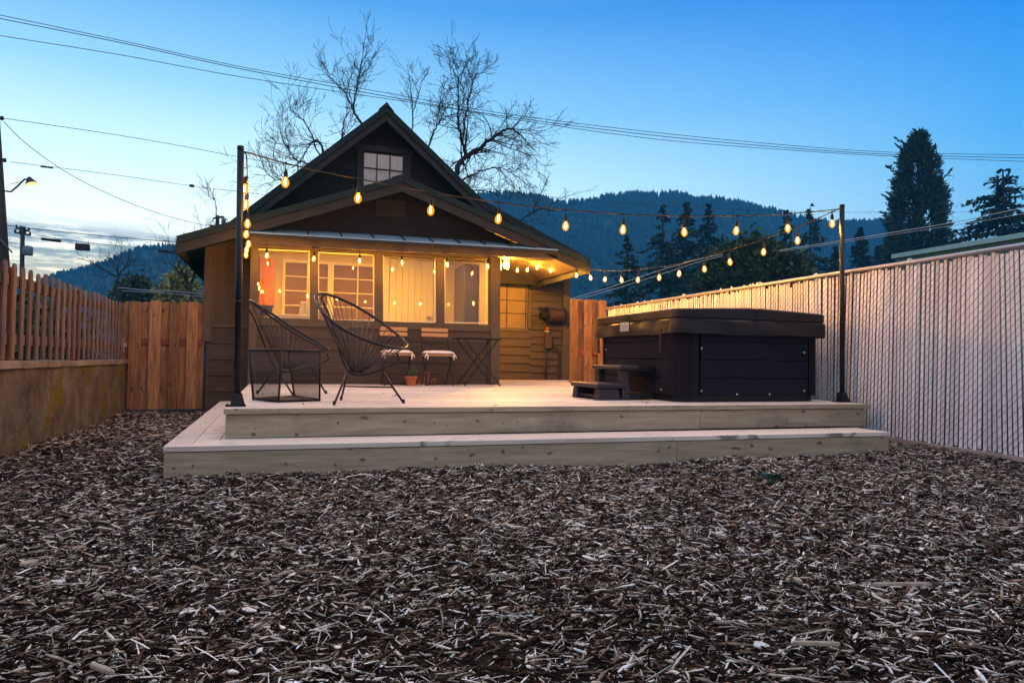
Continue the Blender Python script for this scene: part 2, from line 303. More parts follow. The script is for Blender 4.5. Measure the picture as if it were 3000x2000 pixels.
# ---------------------------------------------------------------- ground
def make_ground():
    mb = MB(); N = 60
    xs = [-640, -200, -60, -20] + [-8 + i * .4 for i in range(51)] + [20, 60, 200, 640]; ys = [-60, -10] + [-2 + i * .4 for i in range(41)] + [20, 60, 200, 640]
    vs = [(x, y, gz(x, y) if abs(x) < 12.5 and -2 <= y < 14.5 else -.03) for y in ys for x in xs]; n = len(xs)
    fs = [(j * n + i, j * n + i + 1, (j + 1) * n + i + 1, (j + 1) * n + i) for j in range(len(ys) - 1) for i in range(n - 1)]
    mb.raw(vs, fs, True); o = mb.build('ground', 'soil', recalc=False); tag(o, 'dark mulch covered earth of the yard', 'ground', kind='structure')
make_ground()
def make_mulch():
    def pts(n, x0, x1, y0, y1): return np.stack([nrg.uniform(x0, x1, n), nrg.uniform(y0, y1, n)], 1)
    S = []
    def layer(n, x0, x1, y0, y1, l0, l1): p = pts(n, x0, x1, y0, y1); S.append(np.concatenate([p, nrg.uniform(l0, l1, (n, 1))], 1))
    layer(82000, -1.8, 4.0, 1.1, 2.9, .014, .070)
    layer(84000, -2.0, 5.9, 2.7, 4.2, .014, .070)
    layer(42000, -2.0, 5.9, 4.1, 5.2, .02, .075)
    layer(18000, -2.0, -.5, 5.0, 10.9, .025, .085)
    layer(2600, 5.1, 5.9, 4.2, 5.4, .02, .06)
    layer(4000, -4.5, 7, -1.5, 1.2, .02, .07); layer(5000, 4.0, 6.0, 1.0, 2.9, .02, .07); layer(3000, -2.1, -1.6, 1.0, 5.2, .02, .06)
    a = np.concatenate(S)
    # keep out of the deck
    sy = sFL.y + (a[:, 0] - sFL.x) / (sFR.x - sFL.x) * (sFR.y - sFL.y)
    a = a[~((a[:, 1] > sy - .01) & (a[:, 0] > sFL.x - .01) & (a[:, 0] < sFR.x + .01))]
    n = len(a); L = a[:, 2] * np.clip(nrg.lognormal(-.34, .55, n), .25, 2.1); W = np.clip(nrg.lognormal(-5.2, .55, n), .002, .015); W = np.minimum(W, L * .6); T = W * nrg.uniform(.2, .5, n)
    yaw = nrg.normal(.0, .95, n); pit = nrg.normal(0, .24, n); rol = nrg.normal(0, .6, n)
    gzv = np.array([gz(x, y) for x, y in a[:, :2]]) + nrg.uniform(-.004, .024, n) + .010 * np.sin(a[:, 0] * 11.3 + 2.1 * np.sin(a[:, 1] * 5.1)) * np.sin(a[:, 1] * 13.7 + 1.7 * np.sin(a[:, 0] * 6.3)) + .006 * np.sin(a[:, 0] * 27.) * np.sin(a[:, 1] * 31.)
    e1 = np.stack([np.cos(yaw) * np.cos(pit), np.sin(yaw) * np.cos(pit), np.sin(pit)], 1)
    s0 = np.stack([-np.sin(yaw), np.cos(yaw), np.zeros(n)], 1); u0 = np.cross(e1, s0)
    e2 = s0 * np.cos(rol)[:, None] + u0 * np.sin(rol)[:, None]; e3 = np.cross(e1, e2)
    c = np.concatenate([a[:, :2], gzv[:, None]], 1)
    kind = nrg.random(n); fl = kind < .07                       # one in ten is a broad flake of bark
    W = np.where(fl, np.minimum(W * 2.4, .022), W); T = np.where(fl, T * .6, T); L = np.where(fl, np.maximum(L * .75, W * 1.3), L)
    V = np.zeros((n, 9, 3)); k = 0; bend = nrg.normal(0, .035, n) * L; arch = np.abs(nrg.normal(0, .02, n)) * L; mid = nrg.uniform(-.25, .25, n)
    for t_, wf, bb in ((-.5, nrg.uniform(.05, .75, n), 0), (0, np.ones(n), 1), (.5, nrg.uniform(.02, .6, n), 0)):
        p = c + e1 * ((t_ if t_ else mid) * L)[:, None] + (e2 * bend[:, None] + e3 * arch[:, None]) * bb
        V[:, k] = p - e2 * (W / 2 * wf)[:, None] - e3 * (T / 2)[:, None]; V[:, k + 1] = p + e2 * (W / 2 * wf)[:, None] - e3 * (T / 2)[:, None]
        V[:, k + 2] = p + e3 * (T / 2)[:, None] + e2 * (W * .28 * wf * np.sign(bend))[:, None]; k += 3
    fq = np.array([(0, 1, 4, 3), (1, 2, 5, 4), (2, 0, 3, 5), (3, 4, 7, 6), (4, 5, 8, 7), (5, 3, 6, 8)])
    FQ = (fq[None] + (np.arange(n) * 9)[:, None, None]).reshape(-1)
    me = bpy.data.meshes.new('mulch'); me.vertices.add(n * 9); me.vertices.foreach_set('co', V.reshape(-1)); nf = n * 6
    me.loops.add(nf * 4); me.loops.foreach_set('vertex_index', FQ); me.polygons.add(nf)
    me.polygons.foreach_set('loop_start', np.arange(nf) * 4); me.polygons.foreach_set('loop_total', np.full(nf, 4)); me.update(calc_edges=True)
    me.materials.append(MT['chips']); o = bpy.data.objects.new('mulch', me); COL.objects.link(o)
    tag(o, 'shredded brown wood mulch covering the yard in front of the deck', 'mulch', kind='stuff')
make_mulch()
CHIP = mat('pale_chip', (.26, .19, .14), (.50, .40, .31), 30, (1, 1, 1), .8)
def big_chip(name, u, v, L, W, yaw, label, cat='wood chip', T=.012):
    p = onz(u, v, .03); e = Vector((cos(yaw), sin(yaw), .05)); s_ = Vector((-sin(yaw), cos(yaw), .12)); mb = MB()
    pr = [(-.5, -.35), (-.3, -.5), (.2, -.42), (.5, -.1), (.46, .28), (.05, .5), (-.42, .34)]
    mb.prism([p + e * (a * L) + s_ * (b * W) for a, b in pr], (0, 0, T)); o = mb.build(name, CHIP, bevel=.003); tag(o, label, cat, 'large pale pieces lying in the mulch')
big_chip('wood_chunk', 85, 1652, .06, .032, .3, 'pale flat wood chunk lying near the left edge of the mulch')
big_chip('wood_chunk', 2335, 1703, .038, .03, 1.2, 'squarish pale wood chunk in the mulch on the right')
big_chip('wood_stick', 2640, 1715, .20, .011, -.45, 'long pale split stick lying in the mulch on the right', 'stick')
big_chip('wood_stick', 2390, 1890, .13, .011, -.5, 'shorter pale stick in the mulch near the bottom right', 'stick')
big_chip('wood_stick', 300, 1965, .11, .015, -.9, 'pale tapering stick at the bottom left of the mulch', 'stick')

# ---------------------------------------------------------------- deck
def make_deck():
    t = thing('wooden_deck', 'pale pine platform deck with one wide step, behind the house', 'deck', (2.4, 7.7, 0))
    Y1 = YB; xl, xr = dFL.x, 5.66
    lerp = lambda a, b, k: a + (b - a) * k
    top = MB(); n = 52; gap = .009
    fl, fr = Vector((xl, dFL.y, 0)), Vector((xr, dFR.y, 0))
    for i in range(n):
        a = i / n; b = (i + 1) / n
        cut = [0, rng.uniform(.25, .75), 1] if i else [0, .47, 1]
        for k in range(2):
            q = []
            for kk, bb in ((cut[k], a), (cut[k + 1], a), (cut[k + 1], b), (cut[k], b)):
                p0 = fl.lerp(fr, kk); y = p0.y + (Y1 - p0.y) * bb
                q.append(Vector((p0.x, y, ZD - .036)))
            q[2].y -= gap; q[3].y -= gap; q[1].x -= .002; q[2].x -= .002
            top.prism(q, (0, 0, .036 + rng.uniform(-.0012, .0012)))
    top.build('decking', 'deckt', t, bevel=.003)
    def riser(name, A, B, z0, z1, inset, splits):
        mb = MB(); dx = (B - A).normalized(); nrm_ = Vector((-dx.y, dx.x, 0)) * 1
        pts = [0] + splits + [1]
        for a, b in zip(pts, pts[1:]):
            p, q = A.lerp(B, a) + nrm_ * inset, A.lerp(B, b) + nrm_ * inset
            q = q - dx * .003
            mb.prism([Vector((p.x, p.y, z0)), Vector((q.x, q.y, z0)), Vector((q.x, q.y, z1)), Vector((p.x, p.y, z1))], nrm_ * .038)
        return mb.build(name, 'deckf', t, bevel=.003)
    A, B = Vector((dFL.x + .012, dFL.y, 0)), Vector((dFR.x - .004, dFR.y, 0)); dFRx = B
    # nosing boards stand a little proud of the risers
    nb = MB()
    dirn = (fr - fl).normalized(); nn = Vector((-dirn.y, dirn.x, 0))
    for a, b in ((0, .462), (.4622, .905), (.9052, 1)):
        p, q = fl.lerp(fr, a), fl.lerp(fr, b); nb.prism([Vector((p.x, p.y, ZD - .040)) - nn * .018, Vector((q.x, q.y, ZD - .040)) - nn * .018, Vector((q.x, q.y, ZD + .001)) - nn * .018, Vector((p.x, p.y, ZD + .001)) - nn * .018], nn * .0165)
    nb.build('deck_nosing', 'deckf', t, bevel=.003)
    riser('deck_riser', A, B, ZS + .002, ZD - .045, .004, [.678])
    # left side of the platform
    sd = MB(); sd.box(xl + .012, xl + .05, dFL.y + .05, YP + .4, ZS + .002, ZD - .045); sd.build('side_riser', 'deckf', t, bevel=.003)
    # lower step: front tread of two boards mitred into the left tread, and its risers
    sfl, sfr = Vector((sFL.x, sFL.y, 0)), Vector((sFR.x, sFR.y, 0)); d1 = (sfr - sfl).normalized(); n1 = Vector((-d1.y, d1.x, 0))
    st = MB(); wd = .155
    for k in range(3):
        o0, o1 = k * (wd + .004), k * (wd + .004) + wd
        if k == 2: o1 = o0 + .10
        a0 = sfl + d1 * o0 + n1 * o0; a1 = sfl + d1 * o1 + n1 * o1; b0 = sfr + n1 * o0; b1 = sfr + n1 * o1
        for (s0, s1) in ((0, .63), (.6305, 1)):
            st.prism([(p.x, p.y, ZS - .036) for p in (a0.lerp(b0, s0), a0.lerp(b0, s1), a1.lerp(b1, s1), a1.lerp(b1, s0))], (0, 0, .036))
        c0 = Vector((a0.x, 10.0, 0)); c1 = Vector((a1.x, 10.0, 0))
        st.prism([(a0.x, a0.y + .003, ZS - .036), (a1.x, a1.y + .003, ZS - .036), (c1.x, 10.0, ZS - .036), (c0.x, 10.0, ZS - .036)], (0, 0, .0355))
    st.build('step_tread', 'deckt', t, bevel=.003)
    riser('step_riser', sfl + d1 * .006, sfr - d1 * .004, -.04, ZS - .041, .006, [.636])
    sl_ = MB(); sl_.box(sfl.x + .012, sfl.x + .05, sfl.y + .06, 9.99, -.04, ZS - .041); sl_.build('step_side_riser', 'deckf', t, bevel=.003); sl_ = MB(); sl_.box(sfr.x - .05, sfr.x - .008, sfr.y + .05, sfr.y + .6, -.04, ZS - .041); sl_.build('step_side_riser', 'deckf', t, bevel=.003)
    fr_ = MB(); fr_.box(xl + .1, xr - .1, dFL.y + .3, YP + .2, .0, ZD - .06); fr_.build('deck_frame', 'pole', t)
make_deck()

# ---------------------------------------------------------------- house
def lap(mb, x0, x1, z0, z1, n, y, out=.016):
    h = (z1 - z0) / n
    for i in range(n):
        a, b = z0 + i * h, z0 + (i + 1) * h
        mb.prism([(x0, y, a), (x0, y - out, a + .001), (x0, y - .003, b), (x0, y, b)], (x1 - x0, 0, 0))
def qd(u0, v0, u1, v1, y, v0b=None, v1b=None):   # quad on an upright plane from picture corners
    return [ony(u0, v1, y), ony(u1, v1 if v1b is None else v1b, y), ony(u1, v0 if v0b is None else v0b, y), ony(u0, v0, y)]
def make_house():
    H = thing('house', 'small dark brown gabled house with a warmly lit glazed back porch', 'house', (1.7, 12, 0))
    P = lambda u, v: ony(u, v, YP)
    xL, xC = P(728, 1000).x, P(1463.5, 1000).x         # left end of the porch and its right corner
    zsill = (P(741, 933).z + P(1428, 943).z) / 2 - .0
    zt = ony(1050, 734, YR).z                           # underside of the eave beam
    # --- porch front
    wl = MB(); wl.box(xL + .06, xC - .09, YP, YP + .10, ZD - .3, zsill - .13); lap(wl, xL + .10, xC - .12, ZD, zsill - .135, 5, YP, .012); wl.build('wall', 'wall', H)
    tr = MB(); tr.box(xL, xL + .105, YP - .025, YP + .12, ZD - .2, zt + .02)       # corner boards
    cr = [ony(1437, 1127, YP - .03), ony(1463.5, 1127, YP - .03), ony(1467, 745, YP - .03), ony(1438.5, 745, YP - .03)]
    tr.prism(cr, (0, .16, 0))
    tr.box(xL + .106, cr[0].x - .001, YP - .022, YP + .11, zsill - .125, zsill - .012)   # sill board
    tr.box(xL + .106, cr[0].x - .001, YP - .012, YP + .11, P(900, 733).z + .0, zt + .03)  # header
    wins = [(741, 908, 727, 734, 933, 934), (932, 1098, 737, 745, 933.5, 936), (1122.5, 1279, 744, 750.5, 938.5, 940.5), (1303, 1428.5, 755, 759, 942, 944)]
    for (a, b) in ((908, 932), (1098, 1122.5), (1279, 1303)):
        q = qd(a, 728, b, 945, YP - .014); q[0].z = q[1].z = zsill - .013; q[2].z = q[3].z = P(900, 733).z + .0; tr.prism(q, (0, .12, 0))
    tr.build('porch_trim', 'trim', H, bevel=.004)
    # side wall of the porch towards the entry, and its floor, ceiling and back wall
    sw = MB(); sw.box(xC - .10, xC - .01, YP + .15, YB + .02, ZD - .1, 2.66); sw.build('wall', 'wall', H)
    YI = YP + 1.9
    iw = MB(); ZC = 2.64; iw.box(xL + .02, xC - .11, YI, YI + .08, ZD, ZC); iw.box(xL + .02, xL + .08, YP + .13, YI - .001, ZD, ZC); iw.box(xC - .135, xC - .105, YP + .17, YI - .001, ZD, ZC); iw.box(xL + .02, xC - .105, YP + .06, YI + .08, ZC + .001, ZC + .03); iw.box(xL + .06, xC - .14, YP + .13, YP + .15, zt + .06, ZC - .001); iw.build('interior_wall', 'cream', H)
    fl = MB(); fl.box(xL + .1, xC - .14, YP + .12, YI - .002, ZD - .05, ZD + .01); fl.build('interior_floor', 'pole', H)
    for (u0, u1, va, vb, vc, vd) in wins:
        q = [P(u0, vc), P(u1, vd), P(u1, vb), P(u0, va)]
        q[0].z -= .02; q[1].z -= .02
        fr = MB(); ww = .016; ins = [Vector((p.x + (ww if k in (0, 3) else -ww), p.y, p.z + (ww if k < 2 else -ww))) for k, p in enumerate(q)]
        for k in range(4):
            fr.prism([q[k] + Vector((0, .03, 0)), q[(k + 1) % 4] + Vector((0, .03, 0)), ins[(k + 1) % 4] + Vector((0, .03, 0)), ins[k] + Vector((0, .03, 0))], (0, .05, 0))
        w_ = fr.build('window', 'white', H)
        pn = MB(); pn.prism([p + Vector((0, .05, 0)) for p in ins], (0, .004, 0)); pn.build('pane', 'glass', w_)
    # inside wall: two dark paned sashes, a plank door with knob
    I = lambda u, v: ony(u, v, YI)
    for (u0, u1, vm) in ((826, 968, (900,)), (968, 1112, (1047,))):
        f = MB(); b = I(u0, 920); t_ = I(u1, 764); x0, x1 = I(u0, 850).x, I(u1, 850).x; z0, z1 = I(900, 920).z - .25, I(900, 764).z
        for (a, bb, c, d_) in ((x0, x0 + .05, z0, z1), (x1 - .05, x1, z0, z1), (x0 + .05, x1 - .05, z0, z0 + .06), (x0 + .05, x1 - .05, z1 - .05, z1)): f.box(a, bb, YI - .05, YI - .002, c, d_)
        xm = I(vm[0], 850).x; f.box(xm - .012, xm + .012, YI - .04, YI - .004, z0 + .06, z1 - .05)
        for v in (812, 854, 896): z = I(900, v).z; f.box(x0 + .05, x1 - .05, YI - .038, YI - .006, z - .01, z + .01)
        sash = f.build('inner_window', 'white', H); p = MB(); p.box(x0 + .04, x1 - .04, YI - .02, YI - .008, z0 + .05, z1 - .04); p.build('pane', 'darkpane', sash)
    dr = MB(); x0, x1, z1 = I(1140, 850).x, I(1268, 850).x, I(1200, 762).z; m_ = 7
    for k in range(m_): dr.box(x0 + (x1 - x0) * k / m_ + .002, x0 + (x1 - x0) * (k + 1) / m_ - .002, YI - .04, YI - .004, ZD + .02, z1)
    door = dr.build('door', 'white', H, bevel=.003)
    kb = MB(); kb.lathe(I(1254, 929) + Vector((0, -.04, 0)), [(.03, 0), (.03, .012), (.012, .02), (.012, .04), (.028, .05), (.03, .065), (.015, .08)], 14, (0, -1, 0)); kb.build('door_knob', 'galv', door)
    dt = MB(); dt.box(x0 - .11, x0 - .01, YI - .05, YI - .001, ZD, z1 + .10); dt.box(x1 + .012, x1 + .11, YI - .05, YI - .001, ZD, z1 + .10); dt.box(x0 - .008, x1 + .010, YI - .05, YI - .001, z1 + .012, z1 + .10); dt.build('door_trim', 'white', H, bevel=.004)
    # --- left wing
    L = lambda u, v: ony(u, v, YL)
    x0 = L(596, 900).x; zb = -.05
    lw = MB(); lw.box(x0 + .05, xL + .1, YL, YL + .1, zb, 2.75); zz = L(650, 956).z
    lap(lw, x0 + .105, xL + .1, .05, zz - .02, 5, YL, .02); lw.build('wall', 'wall', H)
    lt = MB(); lt.box(x0, x0 + .12, YL - .028, YL + .1, L(610, 1000).z, 2.6); lt.box(x0 + .122, xL + .1, YL - .024, YL - .001, zz - .015, zz + .03); lt.box(x0 + .122, x0 + .15, YL - .022, YL - .001, zz + .031, 2.6); lt.build('corner_board', 'trim', H, bevel=.003)
    sdw = MB(); sdw.box(x0 + .02, x0 + .10, YL + .11, 18, zb, 2.5); sdw.build('wall', 'wall', H)
    # --- low front gable
    G = lambda u, v, y=YR: ony(u, v, y)
    out = [G(518, 692), G(1179, 515), G(1728, 760)]
    dn = lambda p, h: Vector((p.x, p.y, p.z - h))
    h1, h2 = .098, .235
    rf = MB()
    for a, b in ((out[0], out[1]), (out[1], out[2])):
        rf.prism([a + Vector((0, -.03, 0)), b + Vector((0, -.03, 0)), dn(b, h1) + Vector((0, -.03, 0)), dn(a, h1) + Vector((0, -.03, 0))], (0, 8.5, 0))
    roof = rf.build('roof', 'roof', H)
    rc = MB(); p_ = out[1]; rc.prism([p_ + Vector((-.16, -.04, -.045)), p_ + Vector((0, -.04, .022)), p_ + Vector((.16, -.04, -.062)), p_ + Vector((0, -.04, -.012))], (0, 2.0, 0)); rc.build('ridge_cap', 'seam', roof)
    fa = MB()
    for a, b in ((out[0], out[1]), (out[1], out[2])): fa.prism([dn(a, h1 + .001), dn(b, h1 + .001), dn(b, h2), dn(a, h2)], (0, .04, 0))
    fa.build('fascia', 'fascia', H, bevel=.003)
    for p in (out[0], out[2]):                           # eave boards running back along both sides
        el = MB(); el.box(p.x - (.012 if p is out[0] else -.004), p.x + (.02 if p is out[0] else .036), p.y + .045, p.y + 8, p.z - h2 + .02, p.z - h1 - .002); el.build('eave_board', 'fascia', H)
    kk = (xC - .09 - out[1].x) / (out[2].x - out[1].x); pa = dn(out[1].lerp(out[2], kk), h1 + .004); pb = dn(out[2], h1 + .004); pb.x -= .05
    ce = MB(); ce.prism([pa + Vector((0, .06, 0)), pb + Vector((0, .06, .0)), pb + Vector((0, .06, -.02)), pa + Vector((0, .06, -.02))], (0, YB + .1 - YR, 0)); ce.build('ceiling', 'soffit', H)
    gw = MB(); pts = [dn(out[0], h1 + .05), dn(out[2], h1 + .05), dn(out[1], h1 + .05)]
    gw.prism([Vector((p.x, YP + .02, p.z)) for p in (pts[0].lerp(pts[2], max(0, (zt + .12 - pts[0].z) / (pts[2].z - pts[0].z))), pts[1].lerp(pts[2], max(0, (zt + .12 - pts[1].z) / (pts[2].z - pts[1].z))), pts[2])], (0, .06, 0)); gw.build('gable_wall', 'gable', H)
    vt = MB(); c = G(1145, 612, YP)
    vt.box(c.x - .22, c.x + .22, YP - .004, YP + .015, c.z - .13, c.z + .13)
    for k in range(6): vt.prism([(c.x - .2, YP - .006, c.z - .11 + k * .038), (c.x + .2, YP - .006, c.z - .11 + k * .038), (c.x + .2, YP - .022, c.z - .122 + k * .038), (c.x - .2, YP - .022, c.z - .122 + k * .038)], (0, .002, .006))
    vt.build('gable_vent', 'seam', H)
    # --- metal roof over the windows, with standing seams and eave beam
    a, b = G(731, 679, YR - .06), G(1635, 731, YR - .06); zf = (a.z + b.z) / 2; a.z = zf + (a.z - zf) * 1; run = YP + .015 - (YR - .06); rise = .140
    pm = MB(); up = Vector((.0, run, rise)); pm.prism([a, b, b + up, a + up], (0, 0, -.015)); pent = pm.build('pent_roof', 'metalroof', H)
    sm = MB()
    for u in (795, 885, 976, 1065.5, 1153, 1237, 1319, 1398, 1480, 1556): p = a.lerp(b, (u - 733) / 900); sm.bar(p + Vector((0, 0, .008)), p + up + Vector((0, 0, .008)), .016, .024)
    sm.prism([a + Vector((0, -.005, -.016)), b + Vector((0, -.005, -.016)), b + Vector((0, -.005, -.062)), a + Vector((0, -.005, -.062))], (0, .03, 0)); 
    sm.build('roof_seam', 'seam', pent)
    bm_ = MB(); bm_.prism([G(729, 714.5), G(1633, 759), G(1633, 733), G(729, 686)], (0, .05, 0)); bm_.build('eave_beam', 'trim', H, bevel=.004)
    sf = MB(); q0, q1 = G(729, 712), G(1633, 757); sf.prism([q0 + Vector((0, .052, 0)), q1 + Vector((0, .052, 0)), Vector((q1.x, YP - .028, q1.z)), Vector((q0.x, YP - .028, q0.z))], (0, 0, .012)); sf.build('soffit', 'soffit', H)
    # --- entry wall on the right, set back
    B = lambda u, v, y=YB: ony(u, v, y)
    xr = B(1667, 950).x; rw = MB(); rw.box(xC - .1, xr - .03, YB + .001, YB + .10, ZD - .3, zt + .55)
    lap(rw, xC - .05, B(1554, 1000).x, ZD, B(1510, 966).z, 6, YB, .034); lap(rw, B(1555, 800).x, B(1647, 800).x, ZD, B(1600, 800).z, 15, YB, .034); rw.build('wall', 'wall', H)
    rt = MB(); rt.box(B(1647, 900).x, xr, YB - .045, YB + .1, ZD - .02, zt + .5); rt.box(B(1550, 900).x - .03, B(1550, 900).x + .025, YB - .045, YB, B(1510, 962).z, B(1510, 795).z); rt.box(xC - .05, B(1647, 900).x, YB - .026, YB, B(1600, 799).z, B(1600, 790).z)
    rt.box(xC - .05, B(1550, 900).x - .03, YB - .03, YB, B(1510, 970).z, B(1510, 960).z); rt.build('corner_board', 'trim', H, bevel=.004)
    z0, z1 = B(1510, 960).z, B(1510, 797).z; x0, x1 = xC - .05, B(1548, 900).x - .03
    dp = MB(); dp.box(x0, x1, YB - .012, YB, z0, z1); panel = dp.build('blind_window', 'brownpane', H)
    mu = MB(); xm = B(1484, 880).x; xe = B(1540, 880).x
    for x in (xm, xe): mu.box(x - .01, x + .01, YB - .022, YB - .0125, z0, z1)
    for v in (842, 880, 918): z = B(1500, v).z; mu.box(x0, x1, YB - .020, YB - .0125, z - .008, z + .008)
    mu.build('muntin', 'seam', panel)
    rs = MB(); rs.box(xr - .1, xr - .012, YB + .1, 18, -.05, zt + .2); rs.build('wall', 'wall', H)
    # --- tall main gable behind
    T = lambda u, v, y=YT: ony(u, v, y)
    o2 = [T(640, 674), T(1132, 309), T(1417, 589), T(1722, 756)]; k1, k2 = .135, .275
    tr_ = MB(); tf = MB()
    for a, b in zip(o2, o2[1:]):
        e = Vector((0, -.03, 0)); tr_.prism([a + e, b + e, dn(b, k1) + e, dn(a, k1) + e], (0, 7.0, 0)); tf.prism([dn(a, k1 + .001), dn(b, k1 + .001), dn(b, k2), dn(a, k2)], (0, .04, 0))
    r2 = tr_.build('roof', 'roof', H); tf.build('fascia', 'fascia', H, bevel=.003)
    c2 = MB(); p = o2[1]; q = Vector((.0, 7.02, 0)); c2.prism([p + Vector((-.13, -.05, -.09)), p + Vector((0, -.05, .045)), p + Vector((.13, -.05, -.105)), p + Vector((0, -.05, -.02))], q); c2.build('ridge_cap', 'seam', r2)
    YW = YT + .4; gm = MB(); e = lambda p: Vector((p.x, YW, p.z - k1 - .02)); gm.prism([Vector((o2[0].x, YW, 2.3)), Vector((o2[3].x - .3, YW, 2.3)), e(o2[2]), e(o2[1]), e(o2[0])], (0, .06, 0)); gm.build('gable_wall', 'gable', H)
    W = lambda u, v: ony(u, v, YW)
    x0, x1, z1 = W(1065, 500).x, W(1178, 500).x, W(1120, 455).z; z0 = W(1120, 560).z
    wf = MB(); wf.box(x0 - .12, x0, YW - .05, YW - .001, z0, z1 + .04); wf.box(x1, x1 + .15, YW - .05, YW - .001, z0, z1 + .04); wf.box(x0 - .16, x1 + .19, YW - .06, YW - .001, z1 + .041, z1 + .15); aw = wf.build('window', 'fascia', H, bevel=.004)
    cu = MB(); N = 60
    for i in range(N): 
        a0, a1 = x0 + (x1 - x0) * i / N, x0 + (x1 - x0) * (i + 1) / N; ya, yb = [YW - .012 - .010 * (1 + sin(k * 1.5 + .8 * sin(k * .37))) for k in (i, i + 1)]
        cu.raw([(a0, ya, z0), (a1, yb, z0), (a1, yb, z1), (a0, ya, z1)], [(0, 1, 2, 3)], True)
    cu.build('curtain', 'curtain', aw, recalc=False)
    mm = MB()
    for k in (1, 2): x = x0 + (x1 - x0) * k / 3; mm.box(x - .009, x + .009, YW - .055, YW - .038, z0, z1)
    zz = W(1100, 497).z; mm.box(x0 + .001, x1 - .001, YW - .052, YW - .040, zz - .012, zz + .012); mm.build('muntin', 'fascia', aw)
    pg = MB(); pg.box(x0, x1, YW - .047, YW - .045, z0, z1); pg.build('pane', 'glass', aw)
    for dx, lb in ((.75, 'unseen warm fill lamp added inside the porch above the paned inner windows'), (2.45, 'unseen warm fill lamp added inside the porch above the plank door')):
        lamp = MB(); c_ = (xL + dx, YP + .36, 2.638); lamp.lathe(c_, [(.12, 0), (.12, -.008), (.10, -.014)], 18); cl = thing('fill_lamp', lb, 'lamp', c_, 'unseen fill lamps added inside the porch'); lamp.build('lamp_shade', 'fillglow', cl)  # discs added out of sight behind the header to brighten the porch room
    return H, xL, xC, zt, zsill, YI
H, xL, xC, zt, zsill, YI = make_house()

# things inside the porch
def porch_things():
    y = YI - .42
    a, b = ony(742, 752, y), ony(802, 895, y)
    t = thing('wall_cabinet', 'orange wooden cabinet hung inside the porch behind the leftmost window', 'cabinet', ((a.x + b.x) / 2, y, b.z))
    m = MB(); m.box(xL + .09, b.x, y, y + .4, b.z, a.z); m.build('cabinet_body', 'orange', t, bevel=.006)
    m = MB(); m.box(xL + .09, b.x - .02, y + .01, y + .38, b.z - .10, b.z - .001); m.build('base_tray', 'black', t)
    y = YP + .16; q = [ony(788, 931, y), ony(906, 931, y)]
    m = MB(); m.box(q[0].x, q[1].x, y, y + .22, zsill - .06, zsill + .055); o = m.build('window_ledge', 'white', bevel=.006); o.parent = H; o.location = -Vector(H['_o'])
    y2 = y + .12; c = ony(892, 915, y2)
    m = MB(); r = .075; m.lathe((c.x, y2, zsill + .056), [(r * 1.05, 0), (r, .05), (r * .82, .19), (r * .8, .2), (r * .74, .2)], 20); o = m.build('paper_lantern', 'white'); tag(o, 'white tapered paper lantern standing on the inner window ledge', 'lantern')
    y = YP + .75; a = ony(1361, 772, y); b = ony(1440, 772, y)
    t = thing('refrigerator', 'tall dark refrigerator inside the porch behind the rightmost window', 'refrigerator', (a.x + .3, y + .3, ZD))
    m = MB(); m.box(a.x, xC - .15, y + .05, y + .68, ZD + .03, a.z); m.build('cabinet', 'fridge', t, bevel=.01)
    m = MB(); m.box(a.x + .004, xC - .155, y - .012, y + .046, ZD + .9, a.z - .01); m.box(a.x + .004, xC - .155, y - .012, y + .046, ZD + .08, ZD + .888); m.build('door', 'fridge', t, bevel=.012)
porch_things()

# wall lantern beside the entry
def lantern():
    c = ony(1477.5, 773, YP + .33); c.x = xC + .185
    t = thing('wall_lantern', 'black framed wall lantern glowing at the porch corner beside the entry', 'lantern', tuple(c))
    m = MB(); m.box(xC - .009, xC + .008, c.y - .05, c.y + .05, c.z - .06, c.z + .12); m.bar((xC + .008, c.y, c.z + .14), (c.x, c.y, c.z + .14), .014, .014); m.build('bracket', 'black', t)
    m = MB()
    for a in (-1, 1):
        for b in (-1, 1): m.bar((c.x + a * .05, c.y + b * .05, c.z - .10), (c.x + a * .06, c.y + b * .06, c.z + .08), .010, .010)
    m.box(c.x - .056, c.x + .056, c.y - .056, c.y + .056, c.z - .115, c.z - .10)
    m.lathe((c.x, c.y, c.z + .08), [(.095, 0), (.06, .04), (.02, .06), (.012, .08)], 4); m.build('cage', 'black', t)
    m = MB(); m.lathe((c.x, c.y, c.z - .07), [(.008, 0), (.024, .02), (.026, .07), (.008, .11)], 10); m.build('bulb', 'filament', t)
lantern()

